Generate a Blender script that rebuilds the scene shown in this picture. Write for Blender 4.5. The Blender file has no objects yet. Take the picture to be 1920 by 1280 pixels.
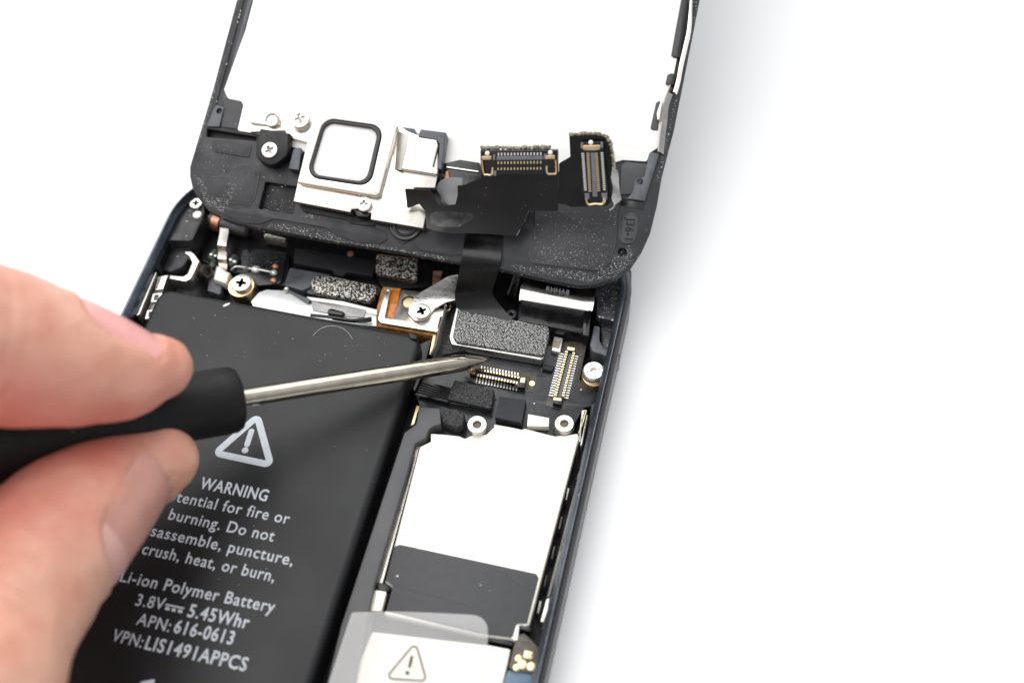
import bpy, bmesh, math, random
from mathutils import Vector as V, Matrix, geometry, noise
random.seed(7)
S = 0.001                       # everything below is written in millimetres
sc = bpy.context.scene
COL = sc.collection

# ------------------------------------------------------------------ camera
FPX = 2160.0
d1 = V((1055, -3790, FPX)).normalized()
rx = -V((-13460, -2516, FPX)).normalized()
rx = (rx - d1 * rx.dot(d1)).normalized()
nz = rx.cross(d1)
def c2w(v): return V((v.dot(rx), v.dot(d1), v.dot(nz)))
CAM = V((67.123, 0.0, 121.286))
cam = bpy.data.cameras.new('camera')
cam.sensor_width = 36.0
cam.lens = FPX / 1920 * 36
cam.clip_start = 0.005; cam.clip_end = 20
co = bpy.data.objects.new('camera', cam); COL.objects.link(co)
R_, U_, B_ = c2w(V((1, 0, 0))), c2w(V((0, -1, 0))), c2w(V((0, 0, -1)))
co.matrix_world = Matrix(((R_.x, U_.x, B_.x, CAM.x * S), (R_.y, U_.y, B_.y, CAM.y * S), (R_.z, U_.z, B_.z, CAM.z * S), (0, 0, 0, 1)))
cam.dof.use_dof = True
cam.dof.focus_distance = 0.1335
cam.dof.aperture_fstop = 17.0
sc.camera = co

# ------------------------------------------------------------------ world and lamps
w = bpy.data.worlds.new('World'); sc.world = w; w.use_nodes = True
nt = w.node_tree; nt.nodes.clear()
wo = nt.nodes.new('ShaderNodeOutputWorld'); bg = nt.nodes.new('ShaderNodeBackground')
tc = nt.nodes.new('ShaderNodeTexCoord'); dp = nt.nodes.new('ShaderNodeVectorMath'); dp.operation = 'DOT_PRODUCT'
dp.inputs[1].default_value = (-0.40, 0.30, 0.86)
mr = nt.nodes.new('ShaderNodeMapRange'); mr.inputs[1].default_value = -0.1; mr.inputs[2].default_value = 0.85
mr.inputs[3].default_value = 0.35; mr.inputs[4].default_value = 1.12
nt.links.new(tc.outputs['Generated'], dp.inputs[0]); nt.links.new(dp.outputs['Value'], mr.inputs[0])
nt.links.new(mr.outputs[0], bg.inputs['Strength']); bg.inputs['Color'].default_value = (0.97, 0.985, 1, 1)
nt.links.new(bg.outputs[0], wo.inputs[0])
def area(name, loc, aim, size, power, col=(1, 1, 1)):
    l = bpy.data.lights.new(name, 'AREA'); l.shape = 'SQUARE'; l.size = size; l.energy = power; l.color = col
    o = bpy.data.objects.new(name, l); COL.objects.link(o); o.location = loc
    o.rotation_euler = (V(aim) - V(loc)).to_track_quat('-Z', 'Y').to_euler()
area('softbox', (-0.22, 0.16, 0.60), (0.03, 0.05, 0), 0.60, 2.2, (1, 0.99, 0.97))
area('overhead_panel', (0.05, 0.62, 0.42), (0.03, 0.06, 0), 0.55, 1.5)
vs = sc.view_settings
sc.display_settings.display_device = 'sRGB'
vs.view_transform = 'Standard'; vs.look = 'None'; vs.gamma = 1; vs.use_curve_mapping = False
vs.exposure = 0.08
sc.render.engine = 'CYCLES'
sc.cycles.max_bounces = 8

# ------------------------------------------------------------------ materials
def mat(name, col, rough=.5, metal=0., bump=0., bscale=3000., var=0., vscale=900., spec=.5, coat=0.,
        speck=0., sscale=3500., speckcol=(.62, .61, .58), stretch=None, sss=0., foam=None, rvar=0., trans=0., alpha=1., col2=None, wave=None):
    m = bpy.data.materials.new(name); m.use_nodes = True
    n = m.node_tree.nodes; L = m.node_tree.links; b = n['Principled BSDF']
    b.inputs['Base Color'].default_value = (*col, 1); b.inputs['Roughness'].default_value = rough
    b.inputs['Metallic'].default_value = metal; b.inputs['Specular IOR Level'].default_value = spec
    b.inputs['Coat Weight'].default_value = coat; b.inputs['Coat Roughness'].default_value = .15
    b.inputs['Transmission Weight'].default_value = trans; b.inputs['Alpha'].default_value = alpha
    t = n.new('ShaderNodeTexCoord'); vec = t.outputs['Object']
    def mapped(sx):
        mp = n.new('ShaderNodeMapping'); mp.inputs['Scale'].default_value = sx; L.new(vec, mp.inputs[0]); return mp.outputs[0]
    def nz_(scale, det=4, v=None):
        x = n.new('ShaderNodeTexNoise'); x.inputs['Scale'].default_value = scale; x.inputs['Detail'].default_value = det
        L.new(v or vec, x.inputs['Vector']); return x.outputs['Fac']
    color = None
    if var or col2:
        c2 = col2 or tuple(min(1, c * (1 + var)) for c in col); c1 = tuple(c * (1 - var) for c in col) if not col2 else col
        mx = n.new('ShaderNodeMix'); mx.data_type = 'RGBA'
        rmp = n.new('ShaderNodeMapRange'); rmp.inputs[1].default_value = .35; rmp.inputs[2].default_value = .65
        L.new(nz_(vscale), rmp.inputs[0]); L.new(rmp.outputs[0], mx.inputs[0])
        mx.inputs[6].default_value = (*c1, 1); mx.inputs[7].default_value = (*c2, 1); color = mx.outputs[2]
    if foam:
        lo, hi, fs, a, bb = foam
        mx = n.new('ShaderNodeMix'); mx.data_type = 'RGBA'
        rmp = n.new('ShaderNodeMapRange'); rmp.inputs[1].default_value = a; rmp.inputs[2].default_value = bb
        L.new(nz_(fs, 2), rmp.inputs[0]); L.new(rmp.outputs[0], mx.inputs[0])
        mx.inputs[6].default_value = (*lo, 1); mx.inputs[7].default_value = (*hi, 1); color = mx.outputs[2]
    if speck:
        vo = n.new('ShaderNodeTexVoronoi'); vo.inputs['Scale'].default_value = sscale; L.new(vec, vo.inputs['Vector'])
        sp = n.new('ShaderNodeSeparateColor'); L.new(vo.outputs['Color'], sp.inputs[0])
        pw = n.new('ShaderNodeMath'); pw.operation = 'POWER'; pw.inputs[1].default_value = 9; L.new(sp.outputs[0], pw.inputs[0])
        ml = n.new('ShaderNodeMath'); ml.operation = 'MULTIPLY'; ml.inputs[1].default_value = speck; L.new(pw.outputs[0], ml.inputs[0])
        lt = n.new('ShaderNodeMath'); lt.operation = 'LESS_THAN'; L.new(vo.outputs['Distance'], lt.inputs[0]); L.new(ml.outputs[0], lt.inputs[1])
        mx = n.new('ShaderNodeMix'); mx.data_type = 'RGBA'; L.new(lt.outputs[0], mx.inputs[0])
        if color: L.new(color, mx.inputs[6])
        else: mx.inputs[6].default_value = (*col, 1)
        mx.inputs[7].default_value = (*speckcol, 1); color = mx.outputs[2]
    if color: L.new(color, b.inputs['Base Color'])
    if rvar:
        rmp = n.new('ShaderNodeMapRange'); rmp.inputs[1].default_value = .3; rmp.inputs[2].default_value = .7
        rmp.inputs[3].default_value = max(.02, rough - rvar); rmp.inputs[4].default_value = min(1, rough + rvar)
        L.new(nz_(vscale * .7 + 50), rmp.inputs[0]); L.new(rmp.outputs[0], b.inputs['Roughness'])
    if bump:
        bp = n.new('ShaderNodeBump'); bp.inputs['Strength'].default_value = bump; bp.inputs['Distance'].default_value = .0001
        L.new(nz_(bscale, 5, mapped(stretch) if stretch else None), bp.inputs['Height']); L.new(bp.outputs[0], b.inputs['Normal'])
        if wave:
            b2 = n.new('ShaderNodeBump'); b2.inputs['Strength'].default_value = 1; b2.inputs['Distance'].default_value = wave[0]
            L.new(nz_(wave[1], 3), b2.inputs['Height']); L.new(bp.outputs[0], b2.inputs['Normal']); L.new(b2.outputs[0], b.inputs['Normal'])
    if sss:
        b.inputs['Subsurface Weight'].default_value = sss
        b.inputs['Subsurface Radius'].default_value = (1.0, .32, .18); b.inputs['Subsurface Scale'].default_value = .0022
    return m
M = {}
M['table'] = mat('white_table', (.93, .935, .94), .55, var=.008, vscale=60, bump=.02, bscale=900)
M['side'] = mat('slate_side', (.12, .12, .13), .42, metal=.6, bump=.08, bscale=9000, rvar=.06)
M['chamfer'] = mat('polished_chamfer', (.06, .06, .062), .2, metal=.9, rvar=.05, bump=.02)
M['rim'] = mat('slate_rim', (.14, .165, .20), .30, metal=.9, var=.15, vscale=700, bump=.06, bscale=4000, speck=.25, sscale=2500)
M['tray'] = mat('tray_black', (.004, .004, .005), .5, spec=.35, var=.3, bump=.15, rvar=.15)
M['ledge'] = mat('ledge_plastic', (.030, .031, .035), .42, var=.35, vscale=700, bump=.25, bscale=2500, rvar=.2, speck=.33, sscale=2600)
M['slate'] = mat('slate_plastic', (.075, .082, .096), .36, var=.2, vscale=600, bump=.1, rvar=.15)
M['greystrip'] = mat('grey_plastic', (.095, .096, .10), .55, var=.08, vscale=300, bump=.06, bscale=6000)
M['frame'] = mat('display_frame_plastic', (.018, .019, .0225), .50, var=.25, vscale=500, bump=.08, bscale=6000, rvar=.12, speck=.10, sscale=2600)
M['frame2'] = mat('display_pad_plastic', (.026, .0265, .030), .55, var=.2, vscale=400, bump=.08, bscale=7000, speck=.14, sscale=2900)
M['black'] = mat('black_gloss', (.006, .006, .007), .22, rvar=.1, bump=.05, wave=(.0001, 250))
M['matte'] = mat('black_matte', (.007, .007, .008), .5, spec=.4, var=.3, bump=.15, rvar=.1)
M['flex'] = mat('flex_black', (.0028, .0028, .0033), .27, var=.3, vscale=400, bump=.04, rvar=.08, spec=.4, wave=(.00012, 160))
M['glass'] = mat('cover_glass', (.004, .004, .005), .05, coat=.5)
M['edge'] = mat('dusty_edge', (.028, .0275, .027), .75, var=.6, vscale=2500, bump=.7, bscale=3000, speck=.5, sscale=3600)
M['battery'] = mat('battery_wrap', (.008, .0085, .0098), .42, spec=.42, var=.12, vscale=120, bump=.05, bscale=5000, rvar=.06, speck=.05, sscale=1100, wave=(.00022, 75))
M['print'] = mat('print_pale', (.60, .64, .70), .6, var=.06)
M['plate'] = mat('bright_steel', (.91, .895, .86), .40, metal=.15, bump=.02, bscale=1500, rvar=.05)
M['shield'] = mat('shield_tin', (.90, .86, .77), .42, metal=.25, bump=.03, bscale=900, rvar=.08, var=.02, vscale=200)
M['silver'] = mat('satin_silver', (.62, .62, .62), .38, metal=.7, bump=.06, bscale=2500, stretch=(1, .3, 1), rvar=.06, var=.04)
M['nickel'] = mat('nickel', (.70, .665, .61), .28, metal=.9, bump=.04, rvar=.1, var=.06)
M['bracket'] = mat('satin_nickel', (.70, .66, .60), .27, metal=1.0, bump=.04, bscale=5000, rvar=.06)
M['brushed'] = mat('brushed_steel', (.72, .71, .69), .30, metal=1, bump=.35, bscale=1300, stretch=(.12, 7, 1), rvar=.08)
M['brushdark'] = mat('brushed_dark', (.26, .255, .25), .32, metal=1, bump=.6, bscale=1300, stretch=(7, .12, 1), rvar=.1)
M['steel'] = mat('tool_steel', (.50, .45, .38), .11, metal=1, bump=.10, bscale=420, rvar=.05, var=.12, vscale=500)
M['screw'] = mat('screw_steel', (.80, .77, .73), .30, metal=.9, bump=.1, bscale=6000, rvar=.1)
M['recess'] = mat('screw_recess', (.10, .085, .07), .4, metal=.8)
M['chrome'] = mat('chrome', (.74, .71, .67), .15, metal=1, bump=.06, bscale=500, rvar=.05)
M['gold'] = mat('gold', (.80, .61, .36), .30, metal=1, bump=.05, rvar=.08)
M['tin'] = mat('pin_tin', (.80, .79, .76), .32, metal=.6)
M['copper'] = mat('copper', (.62, .30, .19), .4, metal=.8, var=.3, vscale=1500)
M['orange'] = mat('kapton_orange', (.60, .19, .025), .32, var=.35, vscale=1300, bump=.1, rvar=.1)
M['amber'] = mat('adhesive_amber', (.38, .16, .035), .45, var=.4, vscale=1500, bump=.3)
M['brown'] = mat('gunmetal', (.17, .155, .14), .35, metal=.7, var=.2, bump=.1)
M['pcb'] = mat('solder_mask', (.014, .0155, .019), .26, var=.3, vscale=900, bump=.5, bscale=350, rvar=.1)
M['pcbbrown'] = mat('board_bare', (.075, .062, .05), .4, var=.35, vscale=2200, bump=.15)
M['labelgrey'] = mat('mould_label_grey', (.045, .047, .052), .5, bump=.05)
M['graphite'] = mat('graphite_film', (.052, .053, .057), .55, var=.06, vscale=900, bump=.05, bscale=7000, speck=.14, sscale=900)
M['foam'] = mat('foam_charcoal', (.05, .05, .05), .75, foam=((.008, .008, .008), (.46, .46, .45), 6200, .42, .62), bump=.9, bscale=6500)
M['foamdark'] = mat('foam_dark', (.02, .02, .02), .8, foam=((.012, .012, .013), (.11, .11, .112), 7500, .42, .75), bump=.7, bscale=7000)
M['gasket'] = mat('conductive_gasket', (.2, .19, .17), .42, metal=.5, foam=((.003, .003, .003), (.85, .80, .72), 4600, .47, .60), bump=1., bscale=4600)
M['paperblack'] = mat('black_card', (.013, .014, .018), .62, var=.15, bump=.3, bscale=5000)
M['channel'] = mat('socket_channel', (.16, .165, .19), .4, var=.1)
M['cap'] = mat('capacitor_ceramic', (.33, .27, .19), .45, var=.1)
M['solder'] = mat('solder', (.72, .73, .72), .30, metal=.7, bump=.5, bscale=2500, var=.2)
M['green'] = mat('flux_green', (.03, .045, .034), .3, var=.7, vscale=1800, bump=.8, bscale=1500)
M['handle'] = mat('handle_rubber', (.005, .005, .0055), .55, spec=.3, speck=.08, sscale=900, bump=.15, bscale=7000, var=.2, rvar=.06)
M['film'] = mat('clear_film', (.92, .92, .91), .22, alpha=.22, rvar=.05)
M['filmprint'] = mat('film_print', (.035, .018, .012), .5)
M['white'] = mat('white_membrane', (.93, .93, .92), .4, var=.01)
M['dust'] = mat('dust', (.80, .79, .76), .8, var=.3, vscale=3000)
M['greyflex'] = mat('grey_film', (.11, .11, .115), .33, var=.2, vscale=500, bump=.1)
M['highlight'] = mat('flap_highlight', (.055, .055, .054), .26, metal=.85, bump=1., bscale=900, rvar=.12, var=.6, vscale=500)  # paler metallic than the flex: puts the flap's highlight into the material
M['foil'] = mat('dark_foil', (.08, .085, .095), .4, metal=.6, bump=.3, bscale=900, var=.2)
M['fuzz'] = mat('adhesive_fuzz', (.30, .26, .20), .8, var=.5, vscale=3500, bump=.8)
M['blue'] = mat('blue_flex', (.12, .19, .27), .45, var=.1)
M['nail'] = mat('fingernail', (.64, .31, .255), .34, var=.08, vscale=250, sss=.15, spec=.4)
M['lunula'] = mat('nail_lunula', (.76, .41, .36), .36, sss=.15, spec=.4)
M['nailpink'] = mat('fingernail_pink', (.88, .40, .37), .36, var=.08, vscale=250, sss=.15, spec=.4)

def skin_mat():
    m = mat('skin', (.66, .36, .26),   .46, sss=.22, bump=.65, bscale=750, spec=.45, wave=(.00025, 420))
    n = m.node_tree.nodes; L = m.node_tree.links; b = n['Principled BSDF']
    t = n.new('ShaderNodeTexCoord'); a = n.new('ShaderNodeTexNoise'); a.inputs['Scale'].default_value = 210; a.inputs['Detail'].default_value = 8
    L.new(t.outputs['Object'], a.inputs['Vector'])
    r = n.new('ShaderNodeValToRGB'); e = r.color_ramp.elements
    e[0].position = .32; e[0].color = (.68, .325, .23, 1); e[1].position = .68; e[1].color = (.77, .455, .335, 1)
    L.new(a.outputs['Fac'], r.inputs[0])
    vc = n.new('ShaderNodeVertexColor'); vc.layer_name = 'flush_shade'
    mx = n.new('ShaderNodeMix'); mx.data_type = 'RGBA'; mx.inputs[7].default_value = (.69, .19, .16, 1)  # red tint for flushed skin and for painted shade on the index
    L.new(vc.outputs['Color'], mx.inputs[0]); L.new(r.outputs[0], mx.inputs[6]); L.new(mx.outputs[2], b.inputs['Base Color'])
    return m
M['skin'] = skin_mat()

# ------------------------------------------------------------------ picture coordinates of a flat surface -> that surface
def rg(x0, y0, s): return lambda *p: [(x0 + q[0] * s, y0 + q[1] * s) + tuple(q[2:]) for q in p]
P = lambda *p: list(p)
R1 = rg(340, 0, 500 / 1882); R2 = rg(340, 180, 500 / 1882); R3 = rg(740, 220, 500 / 1882); R4 = rg(230, 340, 500 / 1882)
R5 = rg(650, 440, 560 / 1886); R6 = rg(640, 760, 560 / 1378); R7 = rg(0, 480, 560 / 1886); R8 = rg(0, 760, 560 / 1378)
R9 = rg(1080, 0, 320 / 1205); R11 = rg(160, 900, 540 / 1819)
S1 = rg(1020, 480, 220 / 670); S2 = rg(900, 860, 280 / 853); S3 = rg(590, 1060, 370 / 1920); S4 = rg(690, 500, .125)
S5 = rg(840, 560, .1875); S6 = rg(380, 480, .1875); S7 = rg(880, 240, .15625)
def ray(px, py): return c2w(V((px - 960, py - 640, FPX)))
class Frame:
    def __init__(s, o, x, y): s.o = V(o); s.x = V(x).normalized(); s.y = V(y).normalized(); s.n = s.x.cross(s.y)
    def hit(s, px, py, h=0):
        v = ray(px, py); t = ((s.o + s.n * h) - CAM).dot(s.n) / v.dot(s.n); return CAM + v * t
    def loc(s, p, h=0):
        if p[0] == 'L': return V((p[1], p[2]))
        q = s.hit(p[0], p[1], h) - s.o; return V((q.dot(s.x), q.dot(s.y)))
    def w(s, u, v, h): return s.o + s.x * u + s.y * v + s.n * h
BF = Frame((0, 0, 0), (1, 0, 0), (0, 1, 0))
def W(px, py, z): return BF.hit(px, py, z)
th = math.radians(20)
DF = Frame(W(760, 470, 10.0), (1, 0, 0), (0, math.cos(th), math.sin(th)))
ph = math.radians(52)
FF = Frame(DF.hit(900, 428, 2.0), (1, 0.02, 0), (0, math.cos(ph), math.sin(ph)))

# ------------------------------------------------------------------ geometry (each returns verts in mm, faces)
def rounded(pts, r=0, seg=5):
    n = len(pts); out = []
    for i, p in enumerate(pts):
        rad = p[2] if len(p) > 2 and p[0] != 'L' else (p[3] if p[0] == 'L' and len(p) > 3 else r)
        yield i, rad
def round_loc(loc, rads, seg=5):
    n = len(loc); out = []
    for i in range(n):
        p = loc[i]; a = loc[i - 1] - p; b = loc[(i + 1) % n] - p; r = rads[i]
        if r <= 0 or a.length < 1e-6 or b.length < 1e-6: out.append(p); continue
        ang = a.angle(b)
        if ang > 3.05 or ang < .08: out.append(p); continue
        t = min(r / math.tan(ang / 2), a.length * .48, b.length * .48); r = t * math.tan(ang / 2)
        A = p + a.normalized() * t; Bp = p + b.normalized() * t
        cdir = (a.normalized() + b.normalized()).normalized(); c = p + cdir * (r / math.sin(ang / 2))
        va, vb = A - c, Bp - c; tot = va.angle(vb); sgn = 1 if va.x * vb.y - va.y * vb.x > 0 else -1
        for k in range(seg + 1):
            q = sgn * tot * k / seg; out.append(c + V((va.x * math.cos(q) - va.y * math.sin(q), va.x * math.sin(q) + va.y * math.cos(q))))
    return out
def smooth_loc(loc, seg=4):
    n = len(loc); out = []
    for i in range(n):
        p0, p1, p2, p3 = loc[i - 1], loc[i], loc[(i + 1) % n], loc[(i + 2) % n]
        for k in range(seg):
            t = k / seg
            out.append(.5 * ((2 * p1) + (p2 - p0) * t + (2 * p0 - 5 * p1 + 4 * p2 - p3) * t * t + (3 * p1 - p0 - 3 * p2 + p3) * t ** 3))
    return out
def outline(F, pts, h, r=0, smooth=False):
    loc = [F.loc(p, h) for p in pts]
    if smooth: return smooth_loc(loc)
    rads = [(p[3] if len(p) > 3 else r) if p[0] == 'L' else (p[2] if len(p) > 2 else r) for p in pts]
    return round_loc(loc, rads)
def slab(F, loc, top, bot, bev=.05, holes=()):
    """flat bevelled piece with the outline loc (and holes) between heights bot and top of frame F"""
    cu = bpy.data.curves.new('c', 'CURVE'); cu.dimensions = '2D'; cu.fill_mode = 'BOTH'
    for l in [loc, *holes]:
        s = cu.splines.new('POLY'); s.points.add(len(l) - 1); s.use_cyclic_u = True
        for i, p in enumerate(l): s.points[i].co = (p.x, p.y, 0, 1)
    bev = min(bev, (top - bot) * .45)
    cu.bevel_depth = bev; cu.bevel_resolution = 1 if bev < .5 else 3; cu.extrude = max(1e-5, (top - bot) / 2 - bev); cu.offset = -bev
    o = bpy.data.objects.new('c', cu); me = bpy.data.meshes.new_from_object(o)
    mid = (top + bot) / 2
    vs_ = [F.w(v.co.x, v.co.y, v.co.z + mid) for v in me.vertices]; fs = [tuple(p.vertices) for p in me.polygons]
    bpy.data.objects.remove(o); bpy.data.curves.remove(cu); bpy.data.meshes.remove(me)
    return vs_, fs
def poly(F, pts, top, bot, bev=.05, r=0, holes=(), smooth=False):
    return slab(F, outline(F, pts, top, r, smooth), top, bot, bev, [outline(F, h, top, hr, sm) for h, hr, sm in holes])
def circ(c, r, n=28, e=1): return [c + V((r * math.cos(2 * math.pi * k / n), r * e * math.sin(2 * math.pi * k / n))) for k in range(n)]
def lathe(F, c, prof, n=28, ax=None):
    """revolve (radius, height) pairs about the normal of F at local point c"""
    vs_, fs = [], []
    for r, h in prof:
        for k in range(n):
            a = 2 * math.pi * k / n; vs_.append(F.w(c.x + r * math.cos(a), c.y + r * math.sin(a), h))
    for i in range(len(prof) - 1):
        for k in range(n): fs.append((i * n + k, i * n + (k + 1) % n, (i + 1) * n + (k + 1) % n, (i + 1) * n + k))
    if prof[0][0] > 0: fs.append(tuple(range(n)))
    if prof[-1][0] > 0: fs.append(tuple(range((len(prof) - 1) * n, len(prof) * n)))
    return vs_, fs
def axis_frame(o, z):
    z = V(z).normalized(); x = z.orthogonal().normalized(); return Frame(o, x, z.cross(x))
def sphere(c, r, n=12, m=8, sq=(1, 1, 1)):
    vs_, fs = [], []
    for i in range(m + 1):
        a = math.pi * i / m
        for k in range(n):
            b = 2 * math.pi * k / n
            vs_.append(V(c) + V((r * sq[0] * math.sin(a) * math.cos(b), r * sq[1] * math.sin(a) * math.sin(b), r * sq[2] * math.cos(a))))
    for i in range(m):
        for k in range(n): fs.append((i * n + k, (i + 1) * n + k, (i + 1) * n + (k + 1) % n, i * n + (k + 1) % n))
    return vs_, fs
def catmull(p, seg=6):
    out = []
    for i in range(len(p) - 1):
        a, b, c, d = p[max(0, i - 1)], p[i], p[i + 1], p[min(len(p) - 1, i + 2)]
        for k in range(seg):
            t = k / seg; out.append(.5 * ((2 * b) + (c - a) * t + (2 * a - 5 * b + 4 * c - d) * t * t + (3 * b - a - 3 * c + d) * t ** 3))
    out.append(p[-1]); return out
def tube(pts, rad, n=10, seg=6, cap=True, round_tip=False, sq=1., up=None):
    """pts: 3D points, rad: number or list; swept tube"""
    if not isinstance(rad, (list, tuple)): rad = [rad] * len(pts)
    q = catmull([V((*p, r)) for p, r in zip(pts, rad)], seg) if seg > 1 else [V((*p, r)) for p, r in zip(pts, rad)]
    c = [V(x[:3]) for x in q]; rr = [x[3] for x in q]
    if round_tip:
        for end in (0, 1):
            if end == 0:
                t = (c[0] - c[1]).normalized(); r0 = rr[0]; C0 = c[0]
                for a in (.3, .55, .75, .9, 1.0): c.insert(0, C0 + t * r0 * a * .95); rr.insert(0, r0 * math.sqrt(max(.0004, 1 - a * a)))
    t0 = (c[1] - c[0]).normalized(); x = (up.cross(t0) if up else t0.orthogonal()).normalized()
    vs_, fs = [], []
    for i in range(len(c)):
        t = (c[min(i + 1, len(c) - 1)] - c[max(i - 1, 0)]).normalized()
        x = (x - t * x.dot(t)).normalized(); y = t.cross(x)
        for k in range(n):
            a = 2 * math.pi * k / n; vs_.append(c[i] + x * rr[i] * math.cos(a) + y * rr[i] * sq * math.sin(a))
    for i in range(len(c) - 1):
        for k in range(n): fs.append((i * n + k, i * n + (k + 1) % n, (i + 1) * n + (k + 1) % n, (i + 1) * n + k))
    if cap: fs.append(tuple(range(n))[::-1]); fs.append(tuple(range((len(c) - 1) * n, len(c) * n)))
    return vs_, fs
def ribbon(A, Bp, thick=.08, seg=5):
    """flat cable between two edge lines (lists of 3D points), with thickness"""
    a = catmull(A, seg); b = catmull(Bp, seg); n = len(a); vs_, fs = [], []
    nrm = []
    for i in range(n):
        t = a[min(i + 1, n - 1)] - a[max(i - 1, 0)]; nn = t.cross(b[i] - a[i]).normalized(); nrm.append(nn)
    K = 4
    for i in range(n):
        for s_ in (0, 1):
            for k in range(K + 1): vs_.append(a[i].lerp(b[i], k / K) + nrm[i] * thick * (s_ - .5))
    Wd = 2 * (K + 1)
    for i in range(n - 1):
        for k in range(K):
            fs.append((i * Wd + k, i * Wd + k + 1, (i + 1) * Wd + k + 1, (i + 1) * Wd + k))
            o = K + 1; fs.append((i * Wd + o + k + 1, i * Wd + o + k, (i + 1) * Wd + o + k, (i + 1) * Wd + o + k + 1))
        for k in (0, K): fs.append((i * Wd + k, (i + 1) * Wd + k, (i + 1) * Wd + K + 1 + k, i * Wd + K + 1 + k))
    for i in (0, n - 1):
        for k in range(K): fs.append((i * Wd + k, i * Wd + k + 1, i * Wd + K + 2 + k, i * Wd + K + 1 + k))
    return vs_, fs
def sheet(F, pts, hf, thick=.1, step=.5, r=0, smooth=False, h0=0.):
    """thin bent sheet: outline on frame F, every vertex raised to height hf(u, v) and given thickness"""
    loc = outline(F, pts, h0, r, smooth); dense = []
    for i in range(len(loc)):
        a, b = loc[i - 1], loc[i]; k = max(1, int((b - a).length / step)); dense += [a.lerp(b, (j + 1) / k) for j in range(k)]
    us = [p.x for p in dense]; vv = [p.y for p in dense]; nb = len(dense); inner = []
    y = min(vv)
    while y < max(vv):
        x = min(us) + random.random() * .2 * step
        while x < max(us):
            q = V((x + random.uniform(-.1, .1) * step, y))
            ins = False; j = nb - 1
            for i in range(nb):
                a, b = dense[i], dense[j]
                if (a.y > q.y) != (b.y > q.y) and q.x < (b.x - a.x) * (q.y - a.y) / (b.y - a.y) + a.x: ins = not ins
                j = i
            if ins and min((q - d).length_squared for d in dense) > (.45 * step) ** 2: inner.append(q)
            x += step
        y += step
    res = geometry.delaunay_2d_cdt(dense + inner, [(i, (i + 1) % nb) for i in range(nb)], [list(range(nb))], 1, 1e-5)
    co_, ed, fc = res[0], res[1], res[2]
    top = [F.w(p.x, p.y, hf(p.x, p.y)) for p in co_]; bot = [q - F.n * thick for q in top]; n = len(top)
    cnt = {}
    for f in fc:
        for i in range(len(f)):
            e = (f[i], f[(i + 1) % len(f)]); k = tuple(sorted(e)); cnt.setdefault(k, []).append(e)
    fs = [tuple(f) for f in fc] + [tuple(i + n for i in reversed(f)) for f in fc]
    for k, es in cnt.items():
        if len(es) == 1: a, b = es[0]; fs.append((b, a, a + n, b + n))
    return top + bot, fs
def box3(c, ex, ey, ez):
    vs_ = [V(c) + V(ex) * (i * .5) + V(ey) * (j * .5) + V(ez) * (k * .5) for i in (-1, 1) for j in (-1, 1) for k in (-1, 1)]
    return vs_, [(0, 1, 3, 2), (4, 6, 7, 5), (0, 4, 5, 1), (2, 3, 7, 6), (0, 2, 6, 4), (1, 5, 7, 3)]

# ------------------------------------------------------------------ objects
ORG = {}
def thing(name, label, cat, loc, group=None):
    o = bpy.data.objects.new(name, None); o.empty_display_size = .005; COL.objects.link(o)
    o.location = V(loc) * S; ORG[o.name] = V(loc); o['label'] = label; o['category'] = cat
    if group: o['group'] = group
    return o
def mk(name, parent, *geo, label=None, origin=None, sharp=32):
    me = bpy.data.meshes.new(name); vs_, fs, mi, mats = [], [], [], []
    for (gv, gf), m in geo:
        if m not in mats: mats.append(m)
        b = len(vs_); vs_ += gv; fs += [tuple(b + i for i in f) for f in gf]; mi += [mats.index(m)] * len(gf)
    lo = V([min(v[i] for v in vs_) for i in range(3)]); hi = V([max(v[i] for v in vs_) for i in range(3)])
    org = V(origin) if origin is not None else (lo + hi) / 2
    me.from_pydata([(V(v) - org) * S for v in vs_], [], fs)
    for m in mats: me.materials.append(M[m])
    me.polygons.foreach_set('material_index', mi)
    bm = bmesh.new(); bm.from_mesh(me); bmesh.ops.remove_doubles(bm, verts=bm.verts, dist=2e-7); bmesh.ops.recalc_face_normals(bm, faces=bm.faces); bm.to_mesh(me); bm.free()
    me.shade_smooth(); me.set_sharp_from_angle(angle=math.radians(sharp))
    o = bpy.data.objects.new(name, me); COL.objects.link(o); ORG[o.name] = org
    if parent: o.parent = parent; o.location = (org - ORG[parent.name]) * S
    else: o.location = org * S
    if label: o['label'] = label
    return o
def clone(o, shift):
    c = o.copy(); COL.objects.link(c); ORG[c.name] = ORG[o.name] + V(shift); c.location = o.location + V(shift) * S; return c
def screw(F, px, py, rad, h, parent, ang=20, body=.5, name='screw', headmat='screw', arm=.52, wd=.15):
    c = F.loc((px, py), h); a0 = math.radians(ang); cr = []
    for k in range(4):
        a = a0 + k * math.pi / 2; d = V((math.cos(a), math.sin(a))); e = V((-d.y, d.x)); q = rad * arm; w_ = rad * wd
        cr += [c + d * w_ - e * w_, c + d * q - e * w_ * .75, c + d * q + e * w_ * .75]
    head = slab(F, circ(c, rad, 36), h, h - .3, min(.12, rad * .12), [cr])
    side = lathe(F, c, [(rad * .97, h - .27), (rad * .99, h - .32), (rad * .86, h - .5), (rad * .86, h - body - .3)], 30)
    floor_ = lathe(F, c, [(rad * .8, h - .27), (.001, h - .34)], 20)
    return mk(name, parent, (head, headmat), (side, headmat), (floor_, 'recess'))
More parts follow.
